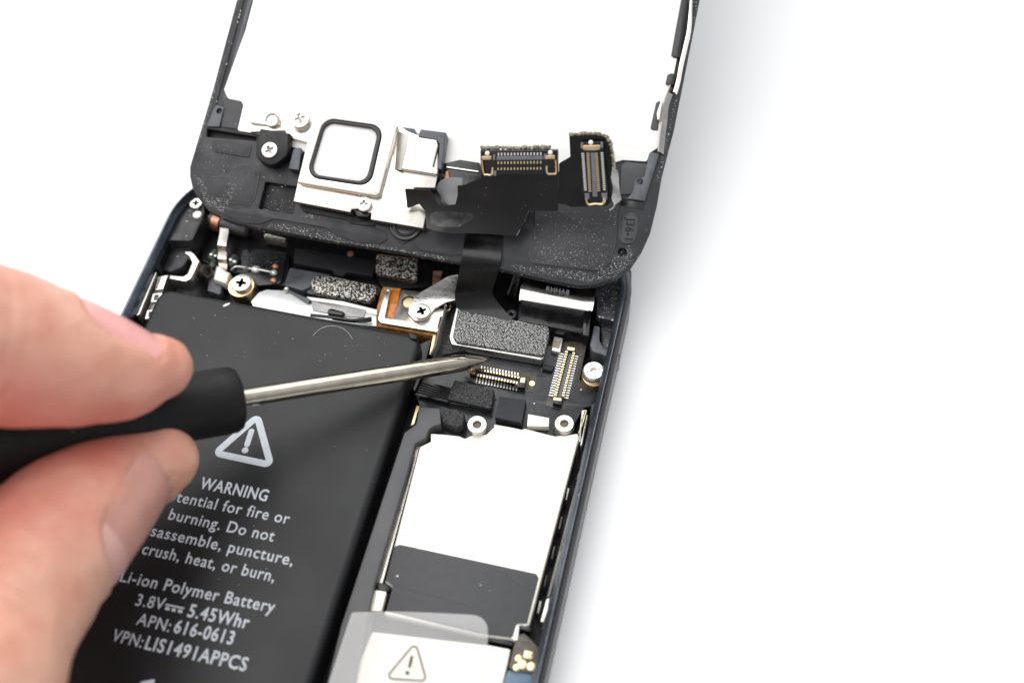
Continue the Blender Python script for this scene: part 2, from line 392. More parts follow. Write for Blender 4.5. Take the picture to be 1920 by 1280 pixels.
def text_geo(F, s, p0, p1, h, hpx=None, thick=.02, bold=0., flip=False):
    """text laid on frame F from picture point p0 to p1 along its baseline"""
    a = F.loc(p0, h); b = F.loc(p1, h)
    cu = bpy.data.curves.new('t', 'FONT'); cu.body = s; cu.extrude = .0; cu.offset = bold; cu.resolution_u = 3; cu.space_character = 1.1
    o = bpy.data.objects.new('t', cu); me = bpy.data.meshes.new_from_object(o)
    xs = [v.co.x for v in me.vertices]; x0, x1 = min(xs), max(xs); L = (b - a).length / (x1 - x0)
    ux = (b - a).normalized(); uy = V((-ux.y, ux.x)); sy = L if hpx is None else hpx / .72
    vs_ = [F.w(*(a + ux * (v.co.x - x0) * L + uy * v.co.y * sy), h) for v in me.vertices]; fs = [tuple(p.vertices) for p in me.polygons]
    bpy.data.objects.remove(o); bpy.data.curves.remove(cu); bpy.data.meshes.remove(me)
    return vs_, fs
def ring_poly(F, pts, top, bot, width, r=0, bev=.01):
    """closed band with the outer outline pts"""
    o = outline(F, pts, top, r); n = len(o); c = sum(o, V((0, 0))) / n; inn = []
    for i in range(n):
        t1 = (o[i] - o[i - 1]); t2 = (o[(i + 1) % n] - o[i]); t = (t1.normalized() + t2.normalized()); t = t.normalized() if t.length > 1e-6 else t2.normalized()
        nn = V((-t.y, t.x)); nn = nn if nn.dot(c - o[i]) > 0 else -nn; inn.append(o[i] + nn * width)
    return slab(F, o, top, bot, bev, [inn])

# ================================================================== table
tv = [V((-1500, -1500, 0)), V((1500, -1500, 0)), V((1500, 1500, 0)), V((-1500, 1500, 0))]
t = mk('table_surface', None, ((tv, [(0, 1, 2, 3)]), 'table')); t['kind'] = 'structure'; t['label'] = 'plain bright white work surface under the opened phone'

# ================================================================== phone body
PH = thing('phone_body', 'opened dark slate smartphone body lying on the white surface, its insides exposed', 'phone', (29.3, 20, 0))
WX, TY, BY, RC = 58.6, 82.0, -41.8, 9.2
def rr(ins, z, seg=14):
    out = []; r = max(.3, RC - ins)
    for cx, cy, a0 in ((WX - RC, TY - RC, 0), (RC - .6, TY - RC, 90), (RC - .6, BY + RC, 180), (WX - RC, BY + RC, 270)):
        for k in range(seg + 1):
            a = math.radians(a0 + 90 * k / seg); out.append(V((cx + r * math.cos(a), cy + r * math.sin(a), z)))
    return out
def rings(prof, cap=None):
    vs_, fs = [], []; R = [rr(i, z) for i, z in prof]; n = len(R[0])
    for q in R: vs_ += q
    for i in range(len(R) - 1):
        for k in range(n): fs.append((i * n + k, i * n + (k + 1) % n, (i + 1) * n + (k + 1) % n, (i + 1) * n + k))
    if cap == 0: fs.append(tuple(range(n)))
    if cap == 1: fs.append(tuple(range((len(R) - 1) * n, len(R) * n)))
    return vs_, fs
mk('side_band', PH, (rings([(1.0, .02), (.62, .05), (.06, .6), (0, .8), (0, 5.75)], 0), 'side'))
mk('chamfer_edge', PH, (rings([(0, 5.75), (.05, 5.85), (.56, 6.5), (.64, 6.55)]), 'chamfer'))
mk('rim', PH, (rings([(.64, 6.55), (.70, 6.55), (1.30, 5.98), (1.33, 5.9), (1.33, 5.0)]), 'rim'))
mk('inner_tray', PH, (rings([(1.33, 5.0), (1.35, 1.2)], 1), 'tray'))
def box_px(F, pts, top, bot, m, name, parent, **k): return mk(name, parent, (poly(F, pts, top, bot, **k), m))
# left upper corner
box_px(BF, R4((450, 70), (570, 120), (580, 220), (560, 280), (490, 420, .6), (300, 415, .8), (245, 600), (190, 640), (215, 480), (300, 320), (370, 180)), 5.3, 1.3, 'ledge', 'corner_ledge', PH, bev=.2, r=.25)
box_px(BF, R4((300, 440), (480, 450), (490, 500), (430, 600, 1.2), (330, 640), (240, 610), (270, 500)), 3.6, 1.3, 'ledge', 'corner_pocket', PH, bev=.3, r=.5)
screw(BF, *R4((515, 150))[0], .82, 5.75, PH, 15)
c = BF.loc(R4((525, 232))[0], 5.5)
mk('contact_dot', PH, (lathe(BF, c, [(.58, 5.2), (.58, 5.42), (.5, 5.5), (.001, 5.52)], 24), 'plate'))
mk('grounding_bracket', PH, (poly(BF, R4((440, 492), (482, 494), (505, 512), (542, 560, .3), (505, 640, .3), (478, 690, .5), (440, 706, .3), (328, 684), (332, 660), (425, 670, .3), (458, 650, .3), (490, 570, .3), (468, 525), (438, 505)), 5.0, 2.6, .12, .1), 'nickel'))
ca = W(*R4((545, 640))[0], 3.2); cb = W(*R4((600, 635))[0], 4.0)
fr = axis_frame(ca, cb - ca); L_ = (cb - ca).length
mk('side_screw', PH, (lathe(fr, V((0, 0)), [(.55, -2), (.55, -.6), (.95, -.5), (.95, -.1), (.7, 0), (.95, .15), (.95, .4), (.7, .5), (.95, .62), (.95, .85), (.8, L_), (.45, L_ + .02), (.4, L_ - .4), (.001, L_ - .45)], 26), 'recess'))
# volume flex at the left wall
for nm, q, z, m in (('volume_contact', R4((198, 650), (215, 628), (240, 640), (118, 940), (85, 950)), 4.9, 'nickel'), ('volume_strip', R4((262, 665), (330, 652), (212, 975), (150, 975)), 4.3, 'brown')):
    box_px(BF, q, z, 1.3, m, nm, PH, bev=.12, r=.25)
for q in (R4((250, 672), (318, 662), (285, 760), (226, 765)), ):
    box_px(BF, q, 4.55, 4.28, 'nickel', 'volume_plate', PH, bev=.05, r=.12)
for q, hq in ((R4((212, 790), (280, 786), (262, 846), (196, 852)), R4((226, 800), (256, 798), (246, 836), (216, 840))), (R4((172, 908), (232, 902), (216, 965), (155, 970)), R4((186, 918), (212, 915), (204, 950), (177, 955)))):
    mk('volume_switch', PH, (poly(BF, q, 4.6, 4.28, .05, .12, [(hq, .05, False)]), 'plate'))
# upper interior of the body (deep, dark)
box_px(BF, R4((560, 300), (960, 250), (1180, 520), (1160, 735, .5), (950, 735), (880, 660), (760, 640), (650, 600), (560, 560)), 1.9, 1.25, 'matte', 'flash_board', PH, bev=.1, r=.3)
box_px(BF, R4((850, 470), (1165, 500), (1120, 720, .6), (950, 735, .6), (800, 630)), 2.3, 1.95, 'pcb', 'button_flex', PH, bev=.1, r=.4)
p0, p1 = W(*R4((620, 280))[0], 3.2), W(*R4((900, 350))[0], 3.2)
mk('vibration_motor', PH, (tube([p0, p0.lerp(p1, .3), p0.lerp(p1, .31), p0.lerp(p1, .95), p1], [1.15, 1.15, 1.0, 1.0, .6], 20, 1), 'foil'), (tube([p0.lerp(p1, .1), p0.lerp(p1, .28)], [1.18, 1.18], 20, 1), 'copper'))
box_px(BF, R4((995, 372), (1010, 365), (1152, 400), (1150, 425), (1000, 398)), 3.6, 2.2, 'nickel', 'metal_tab', PH, bev=.15, r=.15)
cs = [(R4((718, 330)), 3.8), (R4((715, 370)), 3.9), (R4((700, 450)), 3.9), (R4((700, 475)), 3.0), (R4((705, 500)), 3.4), (R4((702, 540)), 3.5), (R4((708, 580)), 3.0), (R4((705, 620)), 3.4)]
mk('contact_spring', PH, (ribbon([W(q[0][0] - 8, q[0][1], z) for q, z in cs], [W(q[0][0] + 8, q[0][1] + 2, z) for q, z in cs], .15, 4), 'nickel'))
box_px(BF, R4((660, 590), (745, 640), (760, 640), (730, 722), (640, 690)), 3.8, 2.0, 'shield', 'contact_block', PH, bev=.2, r=.15)
box_px(BF, R4((620, 610), (660, 640), (640, 690), (700, 730), (690, 800), (595, 770)), 3.0, 1.3, 'slate', 'flash_bracket', PH, bev=.15, r=.2)
for q, rad in ((R4((640, 520))[0], .9), (R4((635, 585))[0], .7), (R4((775, 560))[0], .95)):
    mk('green_module', PH, (sphere(W(*q, 2.6), rad, 14, 8, (.9, 1.1, .5)), 'green'))
for q, rad in ((R4((625, 515))[0], .22), (R4((655, 525))[0], .2), (R4((762, 552))[0], .22), (R4((790, 565))[0], .25)):
    mk('solder_bead', PH, (sphere(W(*q, 3.3), rad, 10, 6, (1.3, 1, .7)), 'solder'))
screw(BF, *R4((835, 712))[0], 1.22, 4.6, PH, 5, body=.4)
c = BF.loc(R4((835, 735))[0], 3.9)
mk('gold_washer', PH, (lathe(BF, c, [(1.75, 2.0), (1.75, 3.6), (1.6, 3.85), (1.15, 3.9), (1.1, 3.5)], 36), 'gold'))
for q, rad, m in ((R4((940, 622))[0], .55, 'solder'), (R4((1065, 645))[0], .42, 'solder'), (R4((1078, 600))[0], .35, 'copper'), (R4((1065, 700))[0], .38, 'copper')):
    mk('solder_bead', PH, (sphere(W(*q, 2.5), rad, 14, 8, (1.25, 1, .8)), m))
mk('jumper_wire', PH, (tube([W(*q, z) for q, z in zip(R4((765, 625), (800, 602), (860, 606), (900, 615), (1000, 630), (1060, 645)), (2.8, 3.2, 3.0, 2.7, 2.9, 2.7))], .13, 8), 'solder'))
# camera support plate and gaskets
box_px(BF, R4((1215, 465), (1800, 560), (1760, 665), (1580, 640, .4), (1560, 670, .4), (1500, 655, .3), (1480, 625, .3), (1205, 575)), 2.6, 1.25, 'paperblack', 'support_plate', PH, bev=.1, r=.25)
c = BF.loc(R4((1607, 512))[0], 2.62); mk('test_pad', PH, (lathe(BF, c, [(.42, 2.55), (.42, 2.64), (.001, 2.65)], 20), 'copper'))
box_px(BF, R4((1180, 610), (1480, 660), (1290, 760, .5), (1270, 770), (1140, 730)), 2.9, 1.25, 'slate', 'film_tape', PH, bev=.06, r=.2)
box_px(BF, R4((1330, 660), (1790, 730), (1830, 760), (1770, 850), (1300, 790), (1290, 700)), 2.55, 1.25, 'foil', 'gasket_base', PH, bev=.1, r=.3)
box_px(BF, R4((1340, 665, .5), (1480, 668, .5), (1790, 732, .6), (1790, 790, .6), (1740, 845, .5), (1620, 826, .3), (1360, 785, .5), (1322, 735, .5)), 3.5, 2.5, 'gasket', 'foam_gasket', PH, bev=.25)
g2 = R5((185, 128), (445, 150), (445, 290), (185, 242))
box_px(BF, g2, 3.2, 2.5, 'gasket', 'foam_gasket', PH, bev=.15, r=.3)
mk('gasket_tray', PH, (poly(BF, R5((180, 240), (190, 120), (450, 150), (440, 300)), 2.5, 1.25, .05, .3), 'copper'))
box_px(BF, S4((100, 0), (1000, -60), (940, 300), (480, 330), (200, 300), (150, 200)), 1.8, 1.22, 'tray', 'tray_floor_plate', PH, bev=.1)
box_px(BF, S4((980, 60), (1120, 60), (1060, 260), (960, 260)), 2.1, 1.8, 'copper', 'flex_strip', PH, bev=.05)
# power button bracket
box_px(BF, S6((480, 450), (560, 360, .6), (640, 332, .5), (860, 345, .4), (1060, 470, .2), (1110, 480), (1640, 560), (1740, 590), (1740, 700), (1560, 690), (1100, 620), (500, 500)), 4.3, 1.3, 'silver', 'button_bracket', PH, bev=.12)
box_px(BF, S6((1035, 404), (1400, 450), (1745, 535), (1742, 585), (1300, 500), (1080, 440)), 4.0, 1.3, 'plate', 'bracket_strip', PH, bev=.06)
box_px(BF, S6((1085, 440), (1300, 470), (1635, 535), (1615, 610), (1430, 605), (1100, 540)), 4.45, 3.2, 'brushdark', 'brushed_plate', PH, bev=.06, r=.15)
box_px(BF, S6((1245, 530, .3), (1285, 515, .3), (1400, 545, .4), (1425, 565, .3), (1395, 595, .4), (1240, 570, .4)), 4.9, 4.2, 'black', 'power_button_stud', PH, bev=.25, r=.35)
box_px(BF, S6((840, 330), (880, 345), (1075, 430), (1060, 470), (860, 350)), 4.6, 3.9, 'foil', 'dark_tab', PH, bev=.08)
mk('solder_bead', PH, (sphere(W(*S6((840, 335))[0], 4.5), .38, 12, 8), 'nickel'))
for dz, q in ((5.1, S6((1080, 590), (1300, 612), (1500, 640), (1690, 622))), (4.9, S6((1300, 622), (1450, 645), (1600, 655), (1690, 640)))):
    mk('thin_cable', PH, (tube([W(*p, dz) for p in q], .2, 8), 'black'))
# orange film, L bracket, brushed arm
box_px(BF, S4((225, 295, .3), (495, 322), (390, 790), (1000, 950), (1020, 1010), (960, 1030), (400, 930), (110, 890, .5), (55, 820, .5), (130, 620), (195, 360)), 3.7, 1.3, 'amber', 'adhesive_sheet', PH, bev=.12, r=.2)
box_px(BF, S4((340, 320), (494, 325), (390, 770), (250, 770)), 3.85, 3.6, 'orange', 'orange_film', PH, bev=.04)
hc = S4((610, 540))[0]
c0 = BF.loc(hc, 4.0)
mk('gunmetal_plate', PH, (slab(BF, outline(BF, S4((500, 345), (780, 380), (660, 800), (378, 775)), 4.0, .1), 4.0, 3.7, .05, [circ(c0, .62, 24)]), 'brown'), (lathe(BF, c0, [(.95, 3.98), (.95, 4.06), (.75, 4.08), (.62, 3.9), (.5, 3.4)], 28), 'recess'), (lathe(BF, c0, [(.66, 4.0), (.6, 3.97), (.5, 3.8)], 28), 'gold'))
mk('ground_clip', PH, (poly(BF, S4((265, 330, .25), (300, 305, .3), (345, 330, .25), (250, 765, .15), (520, 785), (620, 740), (980, 600), (1150, 640), (1045, 978, .2), (200, 840, .4), (145, 790, .4)), 4.35, 4.05, .06, .1, [(S4((1085, 745), (1112, 750), (1075, 920), (1045, 915)), .1, False)]), 'bracket'))
c = BF.loc(S4((305, 345))[0], 4.37); mk('rivet', PH, (lathe(BF, c, [(.2, 4.3), (.2, 4.42), (.001, 4.44)], 16), 'nickel'))
box_px(BF, S4((1360, 110), (1180, 150, .2), (1000, 262), (800, 375), (680, 478), (615, 590), (605, 700), (700, 800, .8), (860, 790, .8), (950, 690), (1010, 618), (1180, 528), (1330, 495)), 4.75, 4.45, 'brushed', 'brushed_arm', PH, bev=.06, r=.25)
screw(BF, *S4((803, 655))[0], 1.06, 5.2, PH, 35, body=.2)
cc = W(*S4((1150, 590))[0], 3.9)
pts = [cc + V((.75 * math.cos(a), .75 * math.sin(a), .1 * math.sin(3 * a))) for a in [k * .5 for k in range(13)]]
mk('antenna_coil', PH, (tube(pts, .12, 8, 2), 'gold'))
wl = [W(*p, 4.7) for p in S4((1165, 575), (1100, 860), (1040, 1100), (960, 1290))]
mk('shield_wall', PH, (ribbon(wl, [p - V((0, 0, 2.5)) for p in wl], .25, 3), 'nickel'))
mk('antenna_wire', PH, (tube([W(*p, 4.9) for p in S4((1160, 590), (1145, 700), (1080, 900), (1010, 1180), (950, 1300))], .16, 8, 4), 'brown'))
# rear camera module
cq = R5((1095, 285), (1580, 330), (1545, 470), (1088, 395))
cv = BF.loc(R5((1300, 360))[0], 6).y
mk('camera_housing', PH, (sheet(BF, R5((1115, 250), (1590, 290), (1552, 468), (1086, 396)), lambda u, v: 6.1 - .07 * max(0, cv + 2.2 - v) ** 2, 1.6, .35, .2, h0=5.9), 'chrome'))
box_px(BF, R5((1090, 400), (1540, 475), (1500, 625), (1078, 540)), 5.4, 1.4, 'black', 'camera_base', PH, bev=.35, r=.3)
box_px(BF, R5((1495, 480), (1545, 475), (1530, 640), (1490, 630)), 5.6, 1.4, 'black', 'camera_tape', PH, bev=.1, r=.1)
mk('camera_marking', PH, (text_geo(BF, 'RHHA8', R5((1258, 350))[0], R5((1400, 376))[0], 6.13, .62, bold=.0), 'print'))
pc = [W(*p, z) for p, z in zip(R5((1075, 270), (1060, 330), (1035, 400)), (3.4, 3.6, 3.6))]
mk('coax_sleeve', PH, (tube(pc, .75, 18, 3), 'black'))
screw(BF, *S5((635, 150))[0], .62, 3.9, PH, 30, headmat='foil')
# right ledges
box_px(BF, S1((250, 120), (500, 60), (500, 200), (470, 350), (440, 440), (430, 380, .4), (300, 345, .3), (300, 240)), 5.2, 1.3, 'ledge', 'corner_ledge', PH, bev=.25, r=.5)
box_px(BF, S1((320, 395), (430, 390), (435, 480), (400, 545), (330, 520)), 3.9, 1.3, 'ledge', 'corner_pocket', PH, bev=.25, r=.4)
box_px(BF, S1((285, 395, .2), (320, 400, .2), (318, 480, .3), (340, 520, .5), (420, 545), (440, 560), (410, 600), (330, 560, .6), (275, 545, .6), (262, 505, .5)), 4.9, 1.3, 'slate', 'antenna_bracket', PH, bev=.2, r=.3)
c = BF.loc(S1((440, 150))[0], 5.6); mk('contact_dot', PH, (lathe(BF, c, [(.75, 5.15), (.75, 5.3), (.6, 5.4), (.001, 5.42)], 24), 'foil'))
c = BF.loc(S1((283, 652))[0], 5.2)
mk('slotted_post', PH, (lathe(BF, c, [(1.28, 3.9), (1.28, 4.95), (1.1, 5.2), (.42, 5.2), (.40, 4.6), (.001, 4.55)], 36), 'screw'),
   *[(box3(BF.w(c.x + .82 * math.cos(a), c.y + .82 * math.sin(a), 5.2), V((.62 * math.cos(a), .62 * math.sin(a), 0)), V((-.09 * math.sin(a), .09 * math.cos(a), 0)), V((0, 0, .03))), 'recess') for a in (.5, 2.07, 3.64, 5.21)])
c = BF.loc(S1((288, 680))[0], 4.2)
mk('gold_collar', PH, (lathe(BF, c, [(1.5, 2.2), (1.5, 3.9), (1.38, 4.1), (1.2, 4.1)], 36), 'gold'))
box_px(BF, S1((330, 760), (345, 650), (378, 655), (350, 770), (320, 790)), 3.4, 1.4, 'white', 'white_liner', PH, bev=.1, r=.15)
qa = [W(*p, 4.6) for p in S1((318, 815), (322, 900), (300, 1000), (262, 1090), (222, 1160))]; qb = [W(*p, 3.2) for p in S1((275, 850), (262, 920), (250, 1000), (232, 1080), (210, 1150))]
mk('side_flex', PH, (ribbon(qa, qb, .15, 5), 'slate'))
box_px(BF, S1((215, 880), (240, 870), (215, 960), (210, 1060), (196, 1060)), 4.3, 1.5, 'nickel', 'side_clip', PH, bev=.12, r=.1)
box_px(BF, S1((243, 905), (252, 905), (218, 1080), (206, 1080)), 4.5, 1.5, 'nickel', 'side_clip', PH, bev=.1, r=.05)
# right interior strips
for q, z, m, nm in ((S2((548, 145), (562, 148), (400, 790), (382, 790)), 4.5, 'brown', 'side_rail'),
                    (S2((525, 275), (540, 275), (500, 435), (482, 435)), 4.6, 'nickel', 'side_contact'),
                    (S2((460, 528), (474, 528), (440, 692), (424, 692)), 4.6, 'nickel', 'side_contact'),
                    (S2((500, 165), (512, 165), (496, 235), (487, 235)), 3.6, 'nickel', 'board_contact'),
                    (S2((462, 328), (472, 328), (458, 400), (446, 400)), 3.6, 'brown', 'board_contact'),
                    (S2((420, 495), (430, 495), (415, 570), (405, 570)), 3.6, 'brown', 'board_contact'),
                    (S2((378, 660), (386, 660), (370, 730), (362, 730)), 3.6, 'brown', 'board_contact'),
                    (S2((340, 810), (352, 810), (335, 880), (326, 880)), 3.6, 'nickel', 'board_contact'),
                    (S2((380, 800), (400, 790), (390, 860), (365, 930), (345, 930)), 4.4, 'nickel', 'side_contact')):
    box_px(BF, q, z, 1.3, m, nm, PH, bev=.08, r=.08)
for q in (S2((572, 50))[0], S2((375, 905))[0]):
    cc = W(*q, 4.6); mk('spring_contact', PH, (tube([cc + V((.05, 1.1, -.8)), cc + V((.25, .9, 0)), cc + V((.35, 0, .25)), cc + V((.2, -.9, 0)), cc + V((0, -1.1, -.8))], .28, 10, 4), 'nickel'))
box_px(BF, S2((560, 140), (586, 150), (550, 275), (525, 270)), 4.7, 1.3, 'black', 'side_block', PH, bev=.1)
box_px(BF, S2((480, 440), (505, 440), (485, 525), (456, 525)), 4.7, 1.3, 'black', 'side_block', PH, bev=.1)
box_px(BF, S2((425, 700), (450, 700), (420, 830), (392, 820)), 4.7, 1.3, 'black', 'side_block', PH, bev=.1)

# ================================================================== battery
BT = thing('battery', 'flat black battery pack printed with a pale warning triangle and text', 'battery', (19, 15, 1.3))
bz = 5.75
bl = round_loc([V((2.9, -36)), V((35.9, -36)), V((35.9, 61.2)), V((2.9, 61.6))], [1.2] * 4)
bl2 = []
mk('battery_pouch', BT, (slab(BF, round_loc([V((2.9, -36)), V((35.9, -36)), V((35.95, 63.1)), V((2.6, 63.0))], [1.8] * 4, 8), bz, 1.3, .8), 'battery'))
# (rounder shoulders along the pouch)
def tri_band(F, apex, bl_, br_, h, width, r):
    return ring_poly(F, [(*apex, r), (*br_, r), (*bl_, r)], h + .012, h, width, r, .003)
tri = tri_band(BF, R8((1197, 24))[0], R8((962, 228))[0], R8((1272, 294))[0], bz + .002, .78, .75)
ex0, ex1 = BF.loc(R8((1160, 118))[0], bz), BF.loc(R8((1140, 180))[0], bz)
def capsule(a, b, r):
    d = (b - a).normalized(); n = V((-d.y, d.x)); a0 = math.atan2(n.y, n.x)
    return [a + V((math.cos(a0 + k * math.pi / 8), math.sin(a0 + k * math.pi / 8))) * r for k in range(9)] + [b + V((math.cos(a0 + math.pi + k * math.pi / 8), math.sin(a0 + math.pi + k * math.pi / 8))) * r for k in range(9)]
mk('warning_symbol', BT, (tri, 'print'), (slab(BF, capsule(ex0, ex1, .32), bz + .014, bz + .002, .003), 'print'), (slab(BF, circ(BF.loc(R8((1131, 206))[0], bz), .37), bz + .014, bz + .002, .003), 'print'))
for s_, a, b, hh, bd in (('WARNING', (716, 48), (1142, 132), 1.36, .022), ('Potential for fire or', (470, 114), (1280, 276), 1.30, .008), ('burning. Do not', (520, 244), (1184, 386), 1.30, .008),
                     ('disassemble, puncture,', (330, 332), (1304, 538), 1.30, .008), ('crush, heat, or burn,', (352, 462), (1188, 640), 1.30, .008),
                     ('Li-ion Polymer Battery', (215, 636), (1186, 836), 1.32, .010), ('3.8V', (312, 788), (490, 818), 1.30, .004), ('5.45Whr', (640, 858), (1024, 936), 1.40, .018),
                     ('APN:', (318, 908), (525, 956), 1.30, .004), ('616-0613', (552, 958), (926, 1036), 1.40, .018), ('VPN:', (160, 1010), (350, 1056), 1.30, .004), ('LIS1491APPCS', (370, 1062), (1010, 1204), 1.40, .018)):
    o = mk('printed_text', BT, (text_geo(BF, s_, R11(a)[0], R11(b)[0], bz + .008, hh, bold=bd), 'print'))
dc = [slab(BF, [BF.loc(p, bz) for p in R11(*q)], bz + .012, bz + .002, .002) for q in (((508, 778), (624, 802), (622, 812), (506, 788)), ((506, 796), (534, 802), (530, 822), (502, 816)), ((548, 805), (572, 810), (568, 830), (544, 825)), ((588, 813), (614, 819), (610, 838), (584, 833)))]
mk('direct_current_mark', BT, *[(g, 'print') for g in dc])
mk('recycling_mark', BT, (poly(BF, R11((320, 1300), (360, 1268), (445, 1252), (430, 1285), (390, 1300), (380, 1330), (330, 1340)), bz + .014, bz + .002, .003, .4), 'print'))
# loose wrap fold at the battery's upper right corner
box_px(BF, R5((378, 600), (440, 630), (450, 660), (400, 655)), bz + .25, bz - 1, 'battery', 'wrap_fold', BT, bev=.2, r=.3)

# ================================================================== logic board
LB = thing('logic_board', 'narrow black circuit board with bright metal shield, set beside the battery', 'circuit board', (47, 42, 1.3))
box_px(BF, R5((560, 470), (690, 425), (1010, 480), (1090, 560), (1280, 600), (1330, 610), (1525, 665), (1470, 915, .1), (1560, 940, .3), (1595, 960, .3), (1580, 1075, .3), (1500, 1090, .3), (1440, 1190), (1400, 1420), (1000, 2300), (300, 2300), (470, 1100), (430, 1010), (540, 800)), 3.2, 1.3, 'pcb', 'board', LB, bev=.08, r=.15)
# shield can with graphite film
SH = mk('shield_can', LB, (poly(BF, R6((412, 165), (412, 128), (470, 132), (545, 140), (570, 152), (600, 136), (668, 132), (705, 98), (702, 84), (790, 100), (835, 110), (845, 104), (942, 130), (985, 140), (1092, 128), (1096, 150), (866, 1012), (850, 1018), (815, 1012), (797, 1078), (640, 1058), (195, 962), (205, 945), (238, 835), (202, 812), (362, 190)), 4.55, 3.2, .16, .12), 'shield'))
mk('shield_flange', LB, (poly(BF, R6((345, 180), (366, 175), (190, 820), (160, 815), (320, 300)), 3.9, 3.2, .08, .05), 'nickel'))
mk('graphite_film', SH, (poly(BF, R6((246, 648, .35), (270, 640, .3), (900, 775, .3), (912, 795, .3), (858, 1006), (808, 1006, .3), (790, 1072, .4), (640, 1052), (206, 948), (238, 832), (204, 808)), 4.585, 4.553, .008, .08), 'graphite'))
c = BF.loc(R6((160, 862))[0], 4.0)
mk('nickel_tab', LB, (poly(BF, S3((585, 235), (700, 250), (650, 440), (520, 440), (560, 330)), 4.1, 3.2, .1, .15), 'shield'), (poly(BF, S3((585, 170), (740, 175), (725, 245), (575, 235)), 4.0, 3.2, .06, .08), 'black'))
mk('lower_shield', LB, (poly(BF, S3((560, 640), (1000, 690), (1690, 770), (1905, 812), (1875, 960), (1800, 1250), (1700, 1600), (200, 1500)), 4.5, 3.2, .15, .15), 'shield'))
mk('side_shield_strip', LB, (poly(BF, S3((430, 560), (560, 560), (500, 1150), (300, 1150)), 3.9, 3.2, .1, .15), 'foil'))
# antenna contact board
AB = mk('antenna_contact_board', LB, (poly(BF, S2((190, 1080), (215, 1010), (250, 990), (300, 1040), (340, 1085, .3), (345, 1150), (325, 1225), (160, 1200)), 4.6, 1.4, .08, .35), 'pcbbrown'))
mk('gold_pad', AB, (poly(BF, S2((255, 1092), (302, 1102), (296, 1142), (248, 1132)), 4.66, 4.6, .015, .05), 'gold'), (poly(BF, S2((262, 1100), (294, 1107), (290, 1135), (256, 1127)), 4.70, 4.66, .01, .03), 'gold'))
for q, rad in (((220, 1138), .34), ((242, 1172), .44), ((208, 1190), .33), ((292, 1184), .42)):
    c = BF.loc(S2(q)[0], 4.62); mk('gold_pad', AB, (lathe(BF, c, [(rad, 4.58), (rad, 4.66), (rad * .8, 4.68), (.001, 4.68)], 20), 'gold'))
box_px(BF, S2((160, 1205), (325, 1222), (300, 1420), (80, 1400)), 4.3, 1.4, 'blue', 'blue_flex', LB, bev=.08, r=.15)
box_px(BF, S2((45, 1005), (195, 1035), (185, 1065), (40, 1035)), 3.9, 1.4, 'pcb', 'board_gap', LB, bev=.05)
mk('shield_clip', LB, (poly(BF, S2((205, 960), (225, 945), (215, 1035), (185, 1030)), 4.75, 3.2, .06, .06), 'shield'), (poly(BF, S2((232, 945), (292, 965), (288, 985), (228, 968)), 4.9, 3.2, .06, .06), 'black'))
# slate plastic strip between battery and shield
box_px(BF, R6((362, 5), (455, 12), (460, 85), (430, 92, .3), (405, 108, .4), (388, 150, .5), (340, 175), (300, 320), (150, 830), (128, 940), (60, 1300), (0, 1500), (-120, 1500), (0, 1010), (290, 125, .5), (345, 85)), 4.95, 1.4, 'greystrip', 'plastic_strip', LB, bev=.15, r=.2)
mk('gold_edge', LB, (poly(BF, R6((345, 0), (362, 0), (338, 85), (318, 95)), 4.2, 1.4, .08, .05), 'gold'))
# board connectors
def interp4(a, b, t): return V(a).lerp(V(b), t)
def contact(parent, name, F, p, q, h, wd, ht, m):
    """small bar from picture point p to q on F at height h"""
    a = F.w(*F.loc(p, h), h); b = F.w(*F.loc(q, h), h); d = b - a; s = F.n.cross(d).normalized()
    return mk(name, parent, (box3((a + b) / 2, d, s * wd, F.n * ht), m), sharp=30)
def row(parent, name, F, p0, q0, p1, h, n, wd, ht, m):
    o = contact(parent, name, F, p0, q0, h, wd, ht, m); a = F.w(*F.loc(p0, h), h); b = F.w(*F.loc(p1, h), h)
    for k in range(1, n): clone(o, (b - a) * k / (n - 1))
mk('bare_board', LB, (poly(BF, S5((140, 775), (240, 640), (760, 725), (890, 740), (880, 850), (840, 935), (700, 915), (280, 850)), 3.24, 3.2, .01, .2), 'pcbbrown'))
C1 = mk('board_connector', LB, (poly(BF, S5((222, 695), (300, 692), (700, 775), (785, 775), (768, 890), (690, 880), (640, 835), (285, 765), (215, 752)), 4.1, 3.2, .05, .08, [(S5((300, 722), (712, 800), (703, 842), (288, 762)), .06, False)]), 'black'), (poly(BF, S5((290, 715), (722, 795), (708, 850), (280, 768)), 3.7, 3.3, .02), 'channel'))
row(C1, 'pin', BF, *S5((292, 785), (283, 840)), S5((690, 862))[0], 3.4, 14, .16, .1, 'tin')
row(C1, 'pin', BF, *S5((338, 672), (335, 700)), S5((700, 740))[0], 3.5, 13, .15, .1, 'tin')
row(C1, 'contact', BF, *S5((302, 752), (299, 774)), S5((688, 830))[0], 4.13, 14, .19, .1, 'gold')
row(C1, 'contact', BF, *S5((312, 698), (309, 718)), S5((705, 776))[0], 4.13, 14, .19, .1, 'gold')
for q in (((230, 700), (280, 702), (268, 750), (220, 745)), ((728, 785), (775, 785), (768, 840), (722, 835))): mk('end_clip', C1, (poly(BF, S5(*q), 4.16, 4.0, .03, .08), 'gold'))
c = BF.loc(S5((840, 845))[0], 3.26); mk('gold_pad', LB, (lathe(BF, c, [(.34, 3.2), (.34, 3.27), (.001, 3.28)], 20), 'gold'))
mk('bare_board', LB, (poly(BF, S5((1160, 430), (1380, 425), (1385, 480), (1170, 1110), (975, 1065), (1010, 960), (1100, 500)), 3.24, 3.2, .01, .2), 'pcbbrown'))
